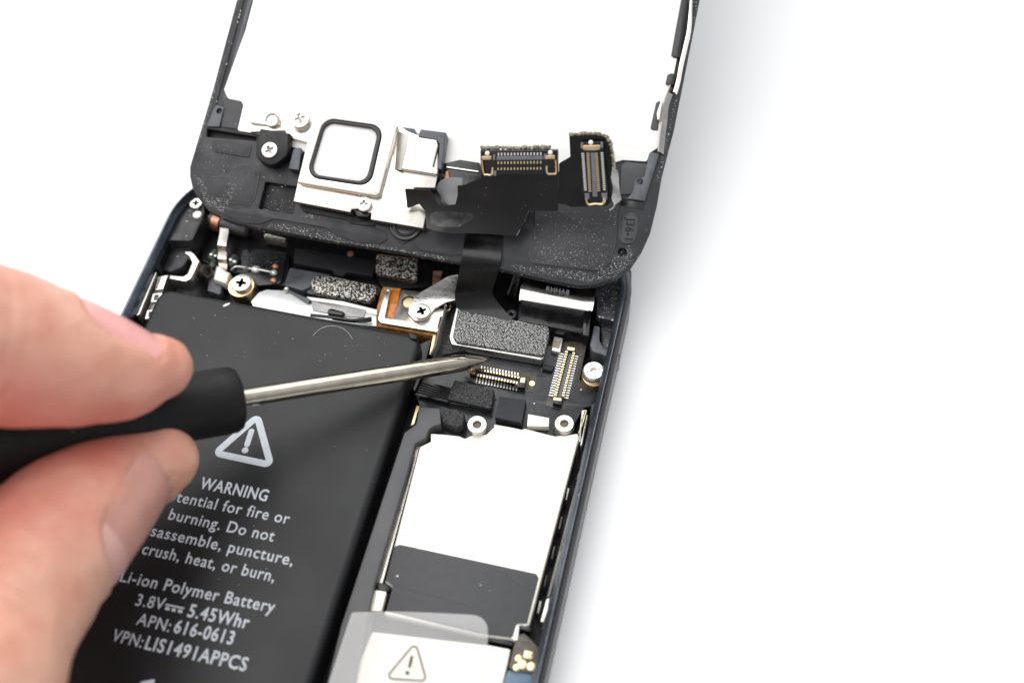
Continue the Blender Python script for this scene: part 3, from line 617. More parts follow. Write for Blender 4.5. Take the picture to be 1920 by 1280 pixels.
C2 = mk('board_connector', LB, (poly(BF, S5((1190, 470), (1278, 485), (1262, 560), (1135, 1060), (1045, 1040), (1060, 960)), 4.2, 3.2, .05, .1, [(S5((1208, 520), (1245, 530), (1128, 985), (1088, 978)), .06, False)]), 'black'), (poly(BF, S5((1200, 515), (1250, 525), (1132, 990), (1082, 982)), 3.8, 3.3, .02), 'channel'))
row(C2, 'pin', BF, *S5((1112, 548), (1158, 556)), S5((1008, 962))[0], 3.5, 18, .14, .1, 'tin')
row(C2, 'pin', BF, *S5((1252, 572), (1302, 580)), S5((1152, 985))[0], 3.5, 18, .14, .1, 'tin')
row(C2, 'contact', BF, *S5((1172, 530), (1198, 536)), S5((1062, 958))[0], 4.23, 18, .2, .1, 'gold')
row(C2, 'contact', BF, *S5((1246, 542), (1268, 548)), S5((1140, 962))[0], 4.23, 18, .2, .1, 'gold')
for q in (((1195, 475), (1272, 488), (1265, 520), (1190, 508)), ((1058, 980), (1138, 995), (1132, 1022), (1050, 1008))): mk('end_clip', C2, (poly(BF, S5(*q), 4.27, 4.1, .03, .08), 'gold'))
mk('capacitor', LB, (poly(BF, S5((1062, 375), (1150, 392), (1122, 535), (1035, 515)), 3.9, 3.2, .08, .06), 'tin'), (poly(BF, S5((1052, 408), (1128, 422), (1112, 495), (1040, 480)), 3.96, 3.3, .05, .03), 'cap'))
mk('small_chip', LB, (poly(BF, S5((952, 650), (1060, 668), (1042, 722), (938, 700)), 3.75, 3.2, .08, .06), 'paperblack'))
for q in ((1030, 335), (945, 708), (1020, 722), (1330, 910), (862, 1050)): mk('solder_bead', LB, (sphere(W(*S5(q)[0], 3.3), .16, 10, 6), 'solder'))
# foam topped pads
FP = mk('connector_cover', LB, (poly(BF, R5((692, 455, .3), (730, 447, .3), (1020, 512, .2), (1060, 540), (1275, 580, .3), (1282, 620, .3), (1240, 792, .4), (1180, 780, .3), (660, 690, .4), (648, 640, .4)), 4.75, 3.3, .16), 'brushed'))
mk('foam_pad', FP, (poly(BF, R5((700, 470, .15), (1010, 535, .1), (1090, 540), (1275, 578, .3), (1280, 615, .2), (1248, 760, .3), (1180, 752), (690, 675, .3), (668, 640, .3)), 5.35, 4.75, .2), 'foam'))
F2 = mk('cable_connector', LB, (poly(BF, R5((690, 940), (935, 985), (915, 1110), (640, 1060)), 3.9, 3.2, .06, .15), 'pcb'))
mk('foam_pad', F2, (poly(BF, R5((680, 915, .2), (930, 972, .2), (912, 1098, .2), (636, 1036, .2)), 4.6, 3.9, .12), 'foamdark'))
mk('foam_cube', LB, (poly(BF, R5((600, 1098, .25), (690, 1095, .3), (745, 1120, .3), (730, 1205, .4), (690, 1218, .3), (605, 1180, .2)), 5.0, 3.2, .25), 'foamdark'))
mk('card_block', LB, (poly(BF, S5((515, 975), (782, 1010), (735, 1240), (468, 1185)), 4.9, 3.2, .06, .05), 'paperblack'))
mk('clip_plate', LB, (poly(BF, S5((800, 1150), (1012, 1190), (1008, 1275), (790, 1270)), 4.3, 3.2, .06, .06), 'shield'))
fa = [W(*p, z) for p, z in zip(R5((430, 1012), (540, 1035), (650, 1062)), (3.9, 4.2, 4.0))]; fb = [W(*p, z) for p, z in zip(R5((490, 918), (570, 945), (680, 972)), (3.9, 4.3, 4.0))]
mk('ribbed_flex', LB, (ribbon(fa, fb, .12, 5), 'flex'), *[(tube([a.lerp(b, .2 + .15 * k) + V((0, 0, .08)) for a, b in zip(fa, fb)], .10, 6, 4), 'flex') for k in range(5)])
for q, rad in ((S5((290, 1255))[0], 1.12), (S5((1163, 1245))[0], 1.1)):
    c = BF.loc(q, 5.2)
    mk('standoff', LB, (lathe(BF, c, [(rad * .9, 3.2), (rad * .9, 3.9), (rad, 4.0), (rad, 5.1), (rad * .93, 5.2), (rad * .46, 5.2), (rad * .40, 5.1), (rad * .40, 3.4), (.001, 3.4)], 36), 'nickel'), (lathe(BF, c, [(rad * .39, 4.9), (rad * .35, 4.3), (.001, 4.2)], 24), 'recess'))
mk('edge_bracket', LB, (poly(BF, R5((1505, 1105), (1520, 1105), (1490, 1200), (1470, 1260), (1462, 1250)), 4.0, 1.4, .06, .05), 'gold'))
mk('lens_tape', LB, (poly(BF, R5((610, 700), (640, 660), (720, 700), (760, 725), (600, 760)), 3.9, 3.2, .1, .15), 'foamdark'))
mk('battery_seat', LB, (poly(BF, R5((455, 690), (540, 650), (470, 900), (430, 1000), (400, 960), (450, 750)), 3.5, 1.3, .1, .2), 'black'))
mk('battery_clip', LB, (poly(BF, R5((545, 630), (566, 622), (560, 660), (540, 755), (522, 752)), 4.0, 1.4, .06, .05), 'gold'))

# ================================================================== clear pull tab
PT = thing('pull_tab', 'clear plastic pull tab printed with a thin warning triangle, across the lower shield', 'film tab', tuple(W(800, 1200, 5)))
def tabh(u, v):
    k = (u - 36) / 14; return 5.45 + .25 * math.sin(k * 3) * 1 + .5 * math.exp(-((v - tabv) / 1.6) ** 2) * max(0, min(1, k))
tabv = BF.loc(S3((1200, 520))[0], 5.5).y
mk('clear_sheet', PT, (sheet(BF, S3((360, 450), (760, 452), (1690, 488, 2.2), (1682, 800), (1600, 1300), (1560, 1500), (60, 1500), (130, 1150)), tabh, .06, .6, .3, h0=5.6), 'film'))
a_, b_, c_ = S3((985, 728))[0], S3((672, 1100))[0], S3((1098, 1128))[0]
zt = 5.98
mk('warning_symbol', PT, (ring_poly(BF, [(*a_, .45), (*c_, .45), (*b_, .45)], zt, zt - .01, .15, .45, .002), 'filmprint'),
   (slab(BF, capsule(BF.loc(S3((945, 885))[0], zt), BF.loc(S3((922, 978))[0], zt), .13), zt, zt - .01, .002), 'filmprint'), (slab(BF, circ(BF.loc(S3((902, 1040))[0], zt), .19), zt, zt - .01, .002), 'filmprint'))

# ================================================================== display assembly
DA = thing('display_assembly', 'lifted display panel seen from its bright metal back, hinged over the phone top', 'screen', tuple(DF.w(0, 0, -2.2)))
lipL = [(356, 313), (356, 331), (361, 353), (370, 369), (392, 396), (424, 412), (480, 427), (606, 449), (712, 466), (840, 488), (934, 503), (979, 514), (1032, 526), (1085, 536), (1117, 534), (1154, 521), (1181, 500), (1202, 468), (1218, 433), (1231, 380), (1240, 327)]
VT = 118
out = lipL + [('L', 28.15, 20), ('L', 28.3, VT, 6), ('L', -28.5, VT, 6), ('L', -28.6, 16)]
hol = [(R2((182, 232), (530, 288), (530, 318), (178, 288)), .05, False), (R2((592, 605), (815, 640), (790, 835), (545, 795)), .12, False)]
fl = outline(DF, out, 0, .3)
ho = [outline(DF, h, 0, hr) for h, hr, _ in hol]; c = DF.loc(R3((1607, 953))[0], 0); ho.append(circ(c, .52, 20))
ch1, ch2 = DF.loc(R1((268, 785))[0], .3), DF.loc(R3((1730, 455))[0], .3)
mk('display_frame', DA, (slab(DF, fl, 0, -.8, .1, ho), 'frame'))
def shrink(l, d):
    c = sum(l, V((0, 0))) / len(l); return [p + (c - p).normalized() * d for p in l]
mk('frame_floor', DA, (slab(DF, shrink(fl, .15), -.803, -1.3, .05), 'matte'))
mk('frame_edge', DA, (slab(DF, shrink(fl, -.02), -.25, -1.25, .12, [shrink(fl, .08)]), 'edge'))
mk('front_glass', DA, (slab(DF, shrink(fl, .2), -1.303, -2.3, .2), 'glass'))
# bright back plate
bp = [('L', -26.3, 115), ('L', -26.3, 24)] + [(420, 168), (427, 185, .5), (452, 190, .3), (456, 197, .2), (445, 245, .3), (490, 252), (560, 280), (600, 300), (828, 309), (900, 330), (1000, 330), (1150, 305), (1168, 300), (1213, 303, .3), (1218, 287, .3), (1234, 277, .3), (1240, 235)] + [('L', 27.0, 24), ('L', 27.2, 115)]
mk('back_plate', DA, (poly(DF, bp, .3, .0, .06, .1), 'plate'))
mk('side_channel', DA, (slab(DF, [V((-27.0, 14.8)), V((-26.5, 14.8)), V((-26.45, 115)), V((-27.0, 115))], .16, 0, .04), 'slate'))
mk('side_channel', DA, (slab(DF, [V((-27.75, 14)), V((-27.6, 14)), V((-27.55, 115)), V((-27.7, 115))], .1, 0, .03), 'edge'))
# corner brackets with a hole
for q, c in ((P(*[(x, y, .08) for x, y in R1((248, 742), (302, 760), (268, 896), (178, 894), (222, 780))]), ch1), (P((1218, 285, .2), (1236, 289), (1209, 377), (1175, 373, .05), (1186, 361, .05), (1191, 337, .3), (1208, 332, .3)), ch2)):
    mk('corner_bracket', DA, (slab(DF, outline(DF, q, .3, .15), .34, 0, .06, [circ(c, .36, 20)]), 'slate'))
mk('corner_plate', DA, (poly(DF, R1((290, 690), (335, 700), (438, 720), (400, 912), (280, 895), (300, 755)), .18, 0, .04, .15), 'graphite'))
mk('corner_plate', DA, (poly(DF, R3((1600, 340), (1630, 312, .4), (1780, 330, .3), (1800, 350), (1760, 425), (1700, 540), (1590, 545)), .20, 0, .04, .1), 'graphite'))
mk('frame_slot', DA, (poly(DF, R3((1595, 560), (1770, 590), (1755, 655), (1590, 620)), .05, 0, .02, .05), 'black'))
# raised pads moulded in the frame
for q in (R2((215, 310, .5), (260, 308, .3), (495, 352), (475, 432), (240, 395, .5), (212, 370, .5)), R2((330, 540), (400, 490, .6), (470, 490, .5), (556, 530, .6), (520, 720, .7), (480, 775, .5), (200, 740, .7), (140, 690, .7), (165, 580, .7), (230, 540, .5))):
    mk('moulded_pad', DA, (poly(DF, q, .09, -.02, .012, .2), 'frame'))
mk('moulded_pad', DA, (poly(DF, R2((210, 572, .3), (320, 570, .4), (328, 620, .4), (290, 715, .4), (170, 690, .4)),   .14, .0, .012, .2), 'frame'))
mk('moulded_pad', DA, (poly(DF, R3((1000, 560), (1590, 600), (1560, 900), (1520, 1030, .9), (1420, 1085, .8), (960, 1025, .4), (945, 960, .4), (985, 850, .3), (980, 700)), .11, -.02, .015, .1), 'frame2'))
mk('moulded_lip', DA, (poly(DF, R2((280, 780), (560, 830), (780, 850), (1010, 870), (1180, 900), (1370, 925), (1440, 960), (1460, 1010, .4), (1400, 1042, .5), (1250, 1035, .6), (1090, 985, .4), (1020, 930, .3), (650, 868, .4), (560, 902, .6), (440, 900, .6), (330, 850, .4)), .14, -.02, .06, .2), 'frame'))
mk('moulded_lip', DA, (poly(DF, R2((1500, 1005, .2), (1560, 1050, .3), (1620, 1010, .2), (1680, 1090, .5), (1900, 1125), (2000, 1120), (2000, 900), (1700, 900), (1480, 950)), .12, -.02, .06, .2), 'frame'))
for q, hh in ((R2((215, 310, .5), (260, 308, .3), (495, 352), (475, 432), (240, 395, .5), (212, 370, .5)), .1), (R2((330, 540), (400, 490, .6), (470, 490, .5), (556, 530, .6), (520, 720, .7), (480, 775, .5), (200, 740, .7), (140, 690, .7), (165, 580, .7), (230, 540, .5)), .1),
              (R2((210, 572, .3), (320, 570, .4), (328, 620, .4), (290, 715, .4), (170, 690, .4)), .15), (R3((1000, 560), (1590, 600), (1560, 900), (1520, 1030, .9), (1420, 1085, .8), (960, 1025, .4), (945, 960, .4), (985, 850, .3), (980, 700)), .12),
              (R3((1660, 675, .5), (1724, 700, .5), (1700, 870, .6), (1650, 895, .4), (1585, 870, .5), (1605, 700, .5)), .075)):
    mk('moulded_groove', DA, (ring_poly(DF, q, hh, hh - .04, .11, .2, .005), 'black'))
mk('mould_label', DA, (slab(DF, outline(DF, R3((1660, 675), (1705, 690), (1724, 740), (1700, 860), (1660, 892), (1610, 885), (1580, 840), (1605, 710)), .06, 0, True), .06, 0, .02), 'labelgrey'))
mk('mould_text', DA, (text_geo(DF, 'J36-1', R3((1640, 705))[0], R3((1622, 862))[0], .085, 1.0, bold=.02), 'tray'))
# parts along the right edge of the display
mk('edge_clip', DA, (poly(DF, R9((750, -40), (800, -40), (735, 410), (690, 405), (672, 390), (700, 230)), .5, 0, .1, .1), 'black'))
mk('edge_clip', DA, (poly(DF, R9((632, 590), (645, 530, .3), (665, 518, .2), (715, 520), (690, 600), (650, 602)), .5, 0, .1, .12), 'black'))
mk('edge_clip', DA, (poly(DF, R9((525, 905), (565, 725, .3), (590, 712, .2), (600, 720), (580, 925), (535, 920)), .34, 0, .05, .15), 'graphite'))
ws = [DF.hit(*p, .9) for p in R9((812, -30), (790, 200), (765, 320), (735, 450), (715, 560), (690, 650))]
mk('spring_strip', DA, (ribbon(ws, [p + DF.x * .32 - DF.n * .75 for p in ws], .15, 5), 'chrome'))
ws = [DF.hit(*p, .8) for p in R9((665, 600), (620, 720), (605, 850), (590, 960), (580, 1070))]
mk('spring_strip', DA, (ribbon(ws, [p + DF.x * .6 - DF.n * .7 for p in ws], .15, 5), 'chrome'))
mk('spring_strip', DA, (poly(DF, R9((600, 710), (612, 715), (590, 850), (575, 845), (570, 800)), .9, .3, .06, .1), 'nickel'))
# earpiece bracket with its rubber framed window
EB = mk('earpiece_bracket', DA, (poly(DF, R2((935, 115), (1520, 190), (1600, 250), (1810, 330), (1812, 545), (1790, 650), (1640, 648), (1668, 740), (1735, 812), (1708, 935), (1335, 872), (1340, 830), (1260, 795, .3), (1200, 800), (1195, 822), (790, 745), (820, 610)), 1.6, .3, .12, .12), 'bracket'))
gas = R2((1005, 154, 1.5), (1428, 214, 1.5), (1332, 638, 1.5), (880, 570, 1.5))
mk('bracket_box', EB, (poly(DF, R2((945, 108, .7), (1515, 184, .4), (1526, 215, .3), (1400, 690, .4), (1370, 706, .4), (815, 612)), 2.5, 1.6, .20, .2, [(gas, 1.4, False)]), 'bracket'))
mk('earpiece_gasket', EB, (poly(DF, gas, 2.3, 1.2, .12, 1.4, [(R2((1018, 180, 1.2), (1390, 234, 1.2), (1302, 606, 1.2), (908, 548, 1.2)), 1.2, False)]), 'black'))
mk('earpiece_membrane', EB, (poly(DF, R2((1010, 172, 1.2), (1398, 230, 1.2), (1308, 612, 1.2), (902, 552, 1.2)), 1.9, 1.2, .1, 1.2), 'white'))
mk('bracket_arm', EB, (poly(DF, R2((1600, 280), (1800, 310, .2), (1812, 350), (1775, 500), (1812, 520, .1), (1805, 555), (1550, 515)), 2.3, 1.6, .15, .1), 'bracket'))
sa = [DF.hit(*p, 1.62) for p in R2((1530, 250), (1508, 520))]; sb = [DF.hit(*p, 2.28) for p in R2((1608, 282), (1556, 522))]
mk('bracket_slope', EB, (ribbon(sa, sb, .1, 3), 'bracket'))
c = DF.loc(R2((1638, 470))[0], 2.3); mk('dimple', EB, (lathe(DF, c, [(.16, 2.29), (.13, 2.33), (.08, 2.30), (.001, 2.28)], 16), 'recess'))
mk('foil_flap', DA, (poly(DF, R2((1525, 215), (1645, 232), (1668, 280), (1640, 310), (1535, 260)), 1.4, .3, .05, .1), 'foil'))
mk('sensor_bracket', DA, (poly(DF, R2((1690, 235), (1868, 258), (1835, 520), (1805, 510), (1820, 340), (1800, 310), (1670, 285)), 1.9, .3, .08, .08), 'slate'))
mk('sensor_housing', DA, (poly(DF, R3((310, 380), (345, 325), (460, 298), (600, 320), (620, 420), (560, 640), (330, 640)), .9, 0, .1, .15), 'black'))
mk('sensor_film', DA, (poly(DF, R3((360, 385), (375, 378), (390, 445), (355, 450)), 1.2, .9, .03), 'orange'))
mk('sensor_strip', DA, (poly(DF, R3((365, 345), (590, 378), (590, 388), (365, 355)), 1.1, .9, .03), 'nickel'))
# pieces left of the bracket
mk('contact_plate', DA, (poly(DF, R2((540, 110, .6), (600, 75, .6), (830, 95), (910, 120), (930, 160), (890, 330), (745, 290), (735, 245), (480, 255), (500, 190)), .9, .3, .08, .15), 'nickel'))
mk('contact_lever', DA, (poly(DF, R2((500, 120), (610, 132), (690, 140), (690, 205), (600, 205), (480, 188)), 1.4, .9, .1, .1), 'nickel'))
c = DF.loc(R2((640, 168))[0], 1.5); mk('contact_dome', DA, (lathe(DF, c, [(.92, .9), (.92, 1.45), (.82, 1.55), (.45, 1.3), (.15, 1.3), (.001, 1.36)], 28), 'nickel'))
screw(DF, *R2((835, 158))[0], 1.2, 2.0, DA, 28, body=.8)
mk('screw_boss', DA, (poly(DF, R2((555, 228, .1), (765, 262, .1), (748, 420, 1.3), (640, 500, 1.4), (520, 440, 1.3), (525, 350, .3)), 1.7, -.0, .2, .3), 'matte'))
c = DF.loc(R2((620, 378))[0], 1.8); mk('boss_ring', DA, (lathe(DF, c, [(1.2, 1.68), (1.2, 1.76), (1.12, 1.78), (1.05, 1.70)], 30), 'black'))
screw(DF, *R2((620, 380))[0], 1.0, 2.0, DA, 40, body=.05)
mk('camera_clip', DA, (poly(DF, R2((790, 370, .3), (850, 360, .3), (830, 525), (755, 515)), 1.3, -.02, .1, .1), 'foil'))
screw(DF, *R2((1287, 762))[0], .88, 2.2, EB, 10, body=.5)
mk('screw_lug', DA, (poly(DF, R2((1210, 795), (1330, 800), (1330, 855, .3), (1240, 850, .3)), 1.2, -.0, .1, .2), 'black'))
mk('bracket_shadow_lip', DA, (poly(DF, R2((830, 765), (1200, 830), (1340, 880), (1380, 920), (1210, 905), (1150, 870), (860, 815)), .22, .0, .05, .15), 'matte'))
c = DF.loc(R2((1580, 900))[0], .6)
mk('front_camera', DA, (lathe(DF, c, [(2.0, -.1), (2.0, .35), (1.9, .45), (1.75, .45), (1.7, .3), (1.55, .3), (1.5, .5), (1.3, .55), (1.2, .4), (.001, .35)], 44), 'black'))

# flex cable: standing flap, roll, and the ribbon down to the board
FX = mk('flex_cable', DA, (sheet(FF, S7((120, 262), (1055, 262), (1062, 980), (1050, 1000), (820, 1005), (700, 1000), (640, 1180), (560, 1290), (250, 1260), (-180, 1230), (-480, 1160), (-520, 980), (-600, 900), (-740, 950), (-780, 720), (-480, 735), (-430, 800), (-380, 900), (-300, 920), (-170, 915), (-145, 800), (-150, 690), (-60, 680), (60, 625), (130, 590)), lambda u, v: (.035 + .012 * max(0, min(5, 1 - u))) * max(0, 3.0 - v) ** 2 + .10 * math.sin(u * .9), .12, .55, .12), 'flex'))
mk('highlight_patch', FX, (sheet(FF, S7((-455, 1010), (-380, 985), (-150, 1000), (20, 1020), (60, 1060), (20, 1110), (-120, 1170), (-330, 1150), (-440, 1120)), lambda u, v: .03 + (.035 + .012 * max(0, min(5, 1 - u))) * max(0, 3.0 - v) ** 2 + .10 * math.sin(u * .9), .03, .3, .3), 'highlight'))  # added patch standing in for the highlight on the bent flex
mk('flex_wing', FX, (sheet(FF, S7((1180, 95, .2), (1500, 75, .8), (1660, 130, 1.2), (1700, 300), (1690, 900), (1640, 960), (1210, 965), (1140, 930), (1062, 925), (1062, 440), (1080, 425), (1195, 360)), lambda u, v: .05 - .05 * (u - 6), .12, .6, .15), 'flex'))
def fz(F, pts, h, rnd, nm, parent, th_=.35, n=30):
    P_ = [F.w(*F.loc(p, h), h) for p in pts]; q = catmull(P_, n)
    q = [p + V((random.gauss(0, .06), random.gauss(0, .06), random.gauss(0, .06))) for p in q]
    return mk(nm, parent, (tube(q, [max(.05, th_ * random.uniform(.5, 1.3)) for _ in q], 7, 1), 'fuzz'))
fz(FF, S7((130, 235), (500, 240), (950, 240)), -.1, .1, 'adhesive_edge', FX, .24)
fz(FF, S7((1200, 92), (1450, 78), (1640, 130), (1700, 320), (1720, 500)), -.1, .1, 'adhesive_edge', FX, .18)
mk('adhesive_shred', FX, (sheet(FF, S7((1700, 480), (1770, 520), (1790, 700), (1815, 880), (1740, 930), (1700, 860), (1720, 720), (1690, 600)), lambda u, v: .3 + .25 * math.sin(v * 3 + u * 2), .08, .4), 'film'))
mk('adhesive_shred', FX, (tube([FF.w(*FF.loc(p, .4), .4) for p in S7((1720, 880), (1730, 950), (1690, 995), (1670, 992))], .09, 6), 'film'))
# connectors on the flap
K1 = mk('flap_connector', FX, (poly(FF, S7((130, 275), (1045, 275), (1045, 570), (130, 570)), .75, .1, .08, .1), 'black'), (poly(FF, S7((315, 345), (865, 345), (865, 388), (315, 388)), .95, .7, .05, .05), 'channel'))
for y_, m_, l_ in ((300, 'tin', 32), (402, 'gold', 30), (476, 'gold', 28)):
    row(K1, 'contact', FF, *S7((338, y_), (338, y_ + l_)), S7((845, y_))[0], .82, 14, .17, .14, m_)
for x_ in (200, 960): mk('end_clip', K1, (poly(FF, S7((x_ - 65, 335), (x_ + 55, 335), (x_ + 55, 385), (x_ - 65, 385)), 1.05, .7, .1, .12), 'gold'))
for q in (((140, 385), (165, 545), (200, 560), (255, 560), (268, 470)), ((1022, 390), (1030, 540), (985, 560), (925, 550), (915, 460))):
    mk('end_clip', K1, (tube([FF.w(*FF.loc(p, .85), .85) for p in S7(*q)], .13, 8, 4), 'gold'))
for x_ in (205, 958): mk('solder_bead', K1, (sphere(FF.w(*FF.loc(S7((x_, 305))[0], .9), .9), .28, 12, 8), 'plate'))
for q in (((270, 320), (300, 320), (300, 385), (270, 385)), ((880, 320), (910, 320), (905, 385), (875, 385)), ((275, 520), (315, 510), (315, 575), (275, 575))): mk('clip_pad', K1, (poly(FF, S7(*q), .9, .7, .04), 'channel'))
K2 = mk('flap_connector', FX, (poly(FF, S7((1320, 185), (1585, 180), (1650, 870), (1620, 945), (1385, 945), (1345, 780)), .75, .1, .08, .1), 'black'), (poly(FF, S7((1440, 310), (1485, 310), (1530, 840), (1470, 840)), .8, .7, .02), 'channel'))
for p0, q0, p1, m_ in (((1330, 320), (1362, 320), (1368, 755), 'tin'), ((1390, 320), (1425, 320), (1420, 770), 'gold'), ((1490, 320), (1525, 320), (1525, 765), 'gold'), ((1560, 315), (1590, 315), (1595, 755), 'tin')):
    row(K2, 'contact', FF, *S7(p0, q0), S7(p1)[0], .82, 20, .13, .14, m_)
mk('end_clip', K2, (poly(FF, S7((1335, 220), (1560, 220), (1550, 275), (1480, 285), (1400, 285), (1345, 275)), 1.0, .7, .1, .12), 'gold'))
mk('end_clip', K2, (tube([FF.w(*FF.loc(p, .85), .85) for p in S7((1390, 860), (1420, 930), (1500, 925), (1590, 925), (1615, 850))], .15, 8, 4), 'gold'))
mk('solder_bead', K2, (sphere(FF.w(*FF.loc(S7((1440, 190))[0], .9), .9), .28, 12, 8), 'plate'))
for q in (((1318, 190), (1350, 190), (1350, 260), (1318, 260)), ((1555, 185), (1585, 185), (1585, 255), (1555, 255)), ((1370, 800), (1430, 800), (1430, 870), (1380, 870)), ((1570, 800), (1640, 800), (1640, 880), (1590, 880))): mk('clip_pad', K2, (poly(FF, S7(*q), .92, .7, .04), 'channel'))
# grey rolled film behind the flap
ra = [DF.hit(*p, h) for p, h in zip(R3((290, 500), (330, 445), (400, 425), (480, 430)), (1.0, 1.8, 2.2, 2.4))]; rb = [DF.hit(*p, h) for p, h in zip(R3((330, 560), (360, 600), (420, 640), (480, 650)), (1.6, 2.2, 2.6, 2.8))]
mk('rolled_film', FX, (ribbon(ra, rb, .1, 5), 'greyflex'))
mk('film_corner', FX, (poly(DF, R3((900, 655), (955, 655), (905, 760), (860, 840), (822, 745), (860, 690)), .5, .1, .05, .05), 'chrome'))
# ribbon down to the board cover
zz = (12.2, 11.3, 11.0, 10.5, 8.2, 6.2, 5.1, 4.8)
la = [W(*p, z) for p, z in zip([(884, 400), (876, 432), (871, 455), (866, 484), (858, 522), (853, 552), (856, 575), (868, 586)], zz)]
ra = [W(*p, z) for p, z in zip([(950, 410), (944, 442), (941, 464), (938, 494), (930, 524), (924, 550), (942, 577), (964, 602)], zz)]
mk('flex_ribbon', FX, (ribbon(la, ra, .12, 6), 'flex'))

# ================================================================== screwdriver
SD = thing('screwdriver', 'small screwdriver with black rubber handle and thin steel flat blade, held over the board', 'screwdriver', tuple(W(915, 671, 4.6)))
T0 = W(917, 672, 4.7); T1 = W(450, 747, 15.0); ax = (T1 - T0).normalized()
sf = axis_frame(T0, ax); LT = (T1 - T0).length
toC = (CAM - T0); toC = (toC - ax * toC.dot(ax)).normalized(); sd_ = ax.cross(toC).normalized()
def oct_loft(stations, n=12):
    vs_, fs = [], []
    for d, a, b, rot in stations:
        for k in range(n):
            q = 2 * math.pi * k / n; x, y = a * math.cos(q), b * math.sin(q)
            vs_.append(T0 + ax * d + sd_ * (x * math.cos(rot) - y * math.sin(rot)) + toC * (x * math.sin(rot) + y * math.cos(rot)))
    for i in range(len(stations) - 1):
        for k in range(n): fs.append((i * n + k, i * n + (k + 1) % n, (i + 1) * n + (k + 1) % n, (i + 1) * n + k))
    fs.append(tuple(range(n))); fs.append(tuple(range((len(stations) - 1) * n, len(stations) * n))); return vs_, fs
mk('blade', SD, (oct_loft([(0, .22, .10, 2.6), (.1, .30, .16, 2.6), (1.4, .64, .48, 2.6), (2.9, .95, .86, 2.6), (3.7, 1.02, 1.0, 2.6), (5, 1.03, 1.03, 2.6), (LT * .5, 1.0, 1.0, 2.6), (LT + 2, .95, .95, 2.6)], 40), 'steel'), sharp=24)
hp = [(1.35, LT + .05), (2.6, LT + .0), (3.2, LT + .25), (3.5, LT + .8), (3.55, LT + 2), (3.55, LT + 6), (4.2, LT + 13), (5.2, LT + 22), (5.2, LT + 60), (3.8, LT + 66), (2.5, LT + 68), (.001, LT + 68.5)]
mk('handle', SD, (lathe(sf, V((0, 0)), hp, 40), 'handle'))

# ================================================================== hand
def pr(px, py, z, hw):
    p = W(px, py, z); return (p, hw * (p - CAM).length / ray(px, py).length)
def chain(ps): return [p for p, r in ps], [r for p, r in ps]
ix = [pr(302, 689, 25.0, 62), pr(262, 691, 26.3, 88), pr(200, 689, 28, 107), pr(100, 675, 31, 131), pr(0, 650, 34.5, 150), pr(-120, 622, 39, 160), pr(-250, 595, 44, 168)]
ix += [(V((-4, 31, 49)), 8.4), (V((-14, 22, 53)), 8.8), (V((-28, 10, 55)), 9.5), (V((-42, -4, 53)), 11), (V((-52, -22, 48)), 13)]
tb = [pr(303, 857, 16.5, 72), pr(230, 900, 17.6, 104), pr(144, 965, 19.5, 130), pr(60, 1060, 22, 147), pr(-20, 1180, 25, 162), pr(-100, 1330, 29, 176)]
tb += [(V((6, -4, 36)), 9.5), (V((-8, -20, 41)), 12), (V((-24, -36, 44)), 15), (V((-42, -54, 46)), 17)]
mf = [(V((-6, 38, 18)), 5.2), (V((-9, 38, 22)), 6.8), (V((-14, 34, 30)), 7.6), (V((-20, 26, 40)), 8.4), (V((-34, 12, 46)), 9), (V((-50, -6, 46)), 11), (V((-58, -24, 44)), 12)]
rf = [(V((-18, 26, 12)), 5.2), (V((-22, 27, 17)), 6.6), (V((-28, 24, 27)), 7.4), (V((-36, 14, 36)), 8), (V((-50, -2, 38)), 9), (V((-62, -20, 38)), 11)]
pf = [(V((-30, 14, 7)), 4.6), (V((-34, 15, 11)), 5.8), (V((-40, 11, 20)), 6.4), (V((-48, 0, 28)), 7.2), (V((-60, -16, 31)), 9), (V((-68, -34, 34)), 11)]
palm = [(V((-42, -8, 46)), 13), (V((-54, -28, 42)), 20), (V((-66, -50, 40)), 22), (V((-80, -76, 40)), 21), (V((-100, -120, 40)), 23), (V((-125, -180, 40)), 27)]
vs_, fs = [], []
for ch, n in ((ix, 36), (tb, 36), (mf, 26), (rf, 26), (pf, 26), (palm, 36)):
    a, b = tube(*chain(ch), n, 8, True, True); o = len(vs_); vs_ += a; fs += [tuple(i + o for i in f) for f in b]
me = bpy.data.meshes.new('person'); me.from_pydata([v * S for v in vs_], [], fs)
tmp = bpy.data.objects.new('person_tmp', me); COL.objects.link(tmp)
md = tmp.modifiers.new('r', 'REMESH'); md.mode = 'VOXEL'; md.voxel_size = .0006; md.adaptivity = 0
sm = tmp.modifiers.new('s', 'SMOOTH'); sm.factor = .5; sm.iterations = 10
hm = bpy.data.meshes.new_from_object(tmp.evaluated_get(bpy.context.evaluated_depsgraph_get()))
bpy.data.objects.remove(tmp)
# nails
class Nail:
    def __init__(s, base, tip, nrm, half, R, bend):
        s.o = V(base); s.a = (V(tip) - V(base)); s.L = s.a.length; s.a.normalize()
        s.n = V(nrm); s.n = (s.n - s.a * s.n.dot(s.a)).normalized(); s.s = s.a.cross(s.n); s.w = half; s.R = R; s.bend = bend
    def z(s, x, y): return math.sqrt(max(.01, s.R ** 2 - x * x)) - s.R - s.bend * (y / s.L) ** 2
    def loc(s, p): q = p - s.o; return q.dot(s.s), q.dot(s.a), q.dot(s.n)
    def pt(s, x, y, dz=0): return s.o + s.s * x + s.a * y + s.n * (s.z(x, y) + dz)
    def inside(s, x, y):   # signed: >0 inside, in mm
        c = s.w; r = 3.0
        dx = abs(x) - (c - r); dy = max(r - y, y - (s.L - 1.6))
        if dx > 0 and y < r: return r - math.hypot(dx, r - y)
        return min(c - abs(x), y, s.L - y)
vdir = lambda p: (CAM - p).normalized()
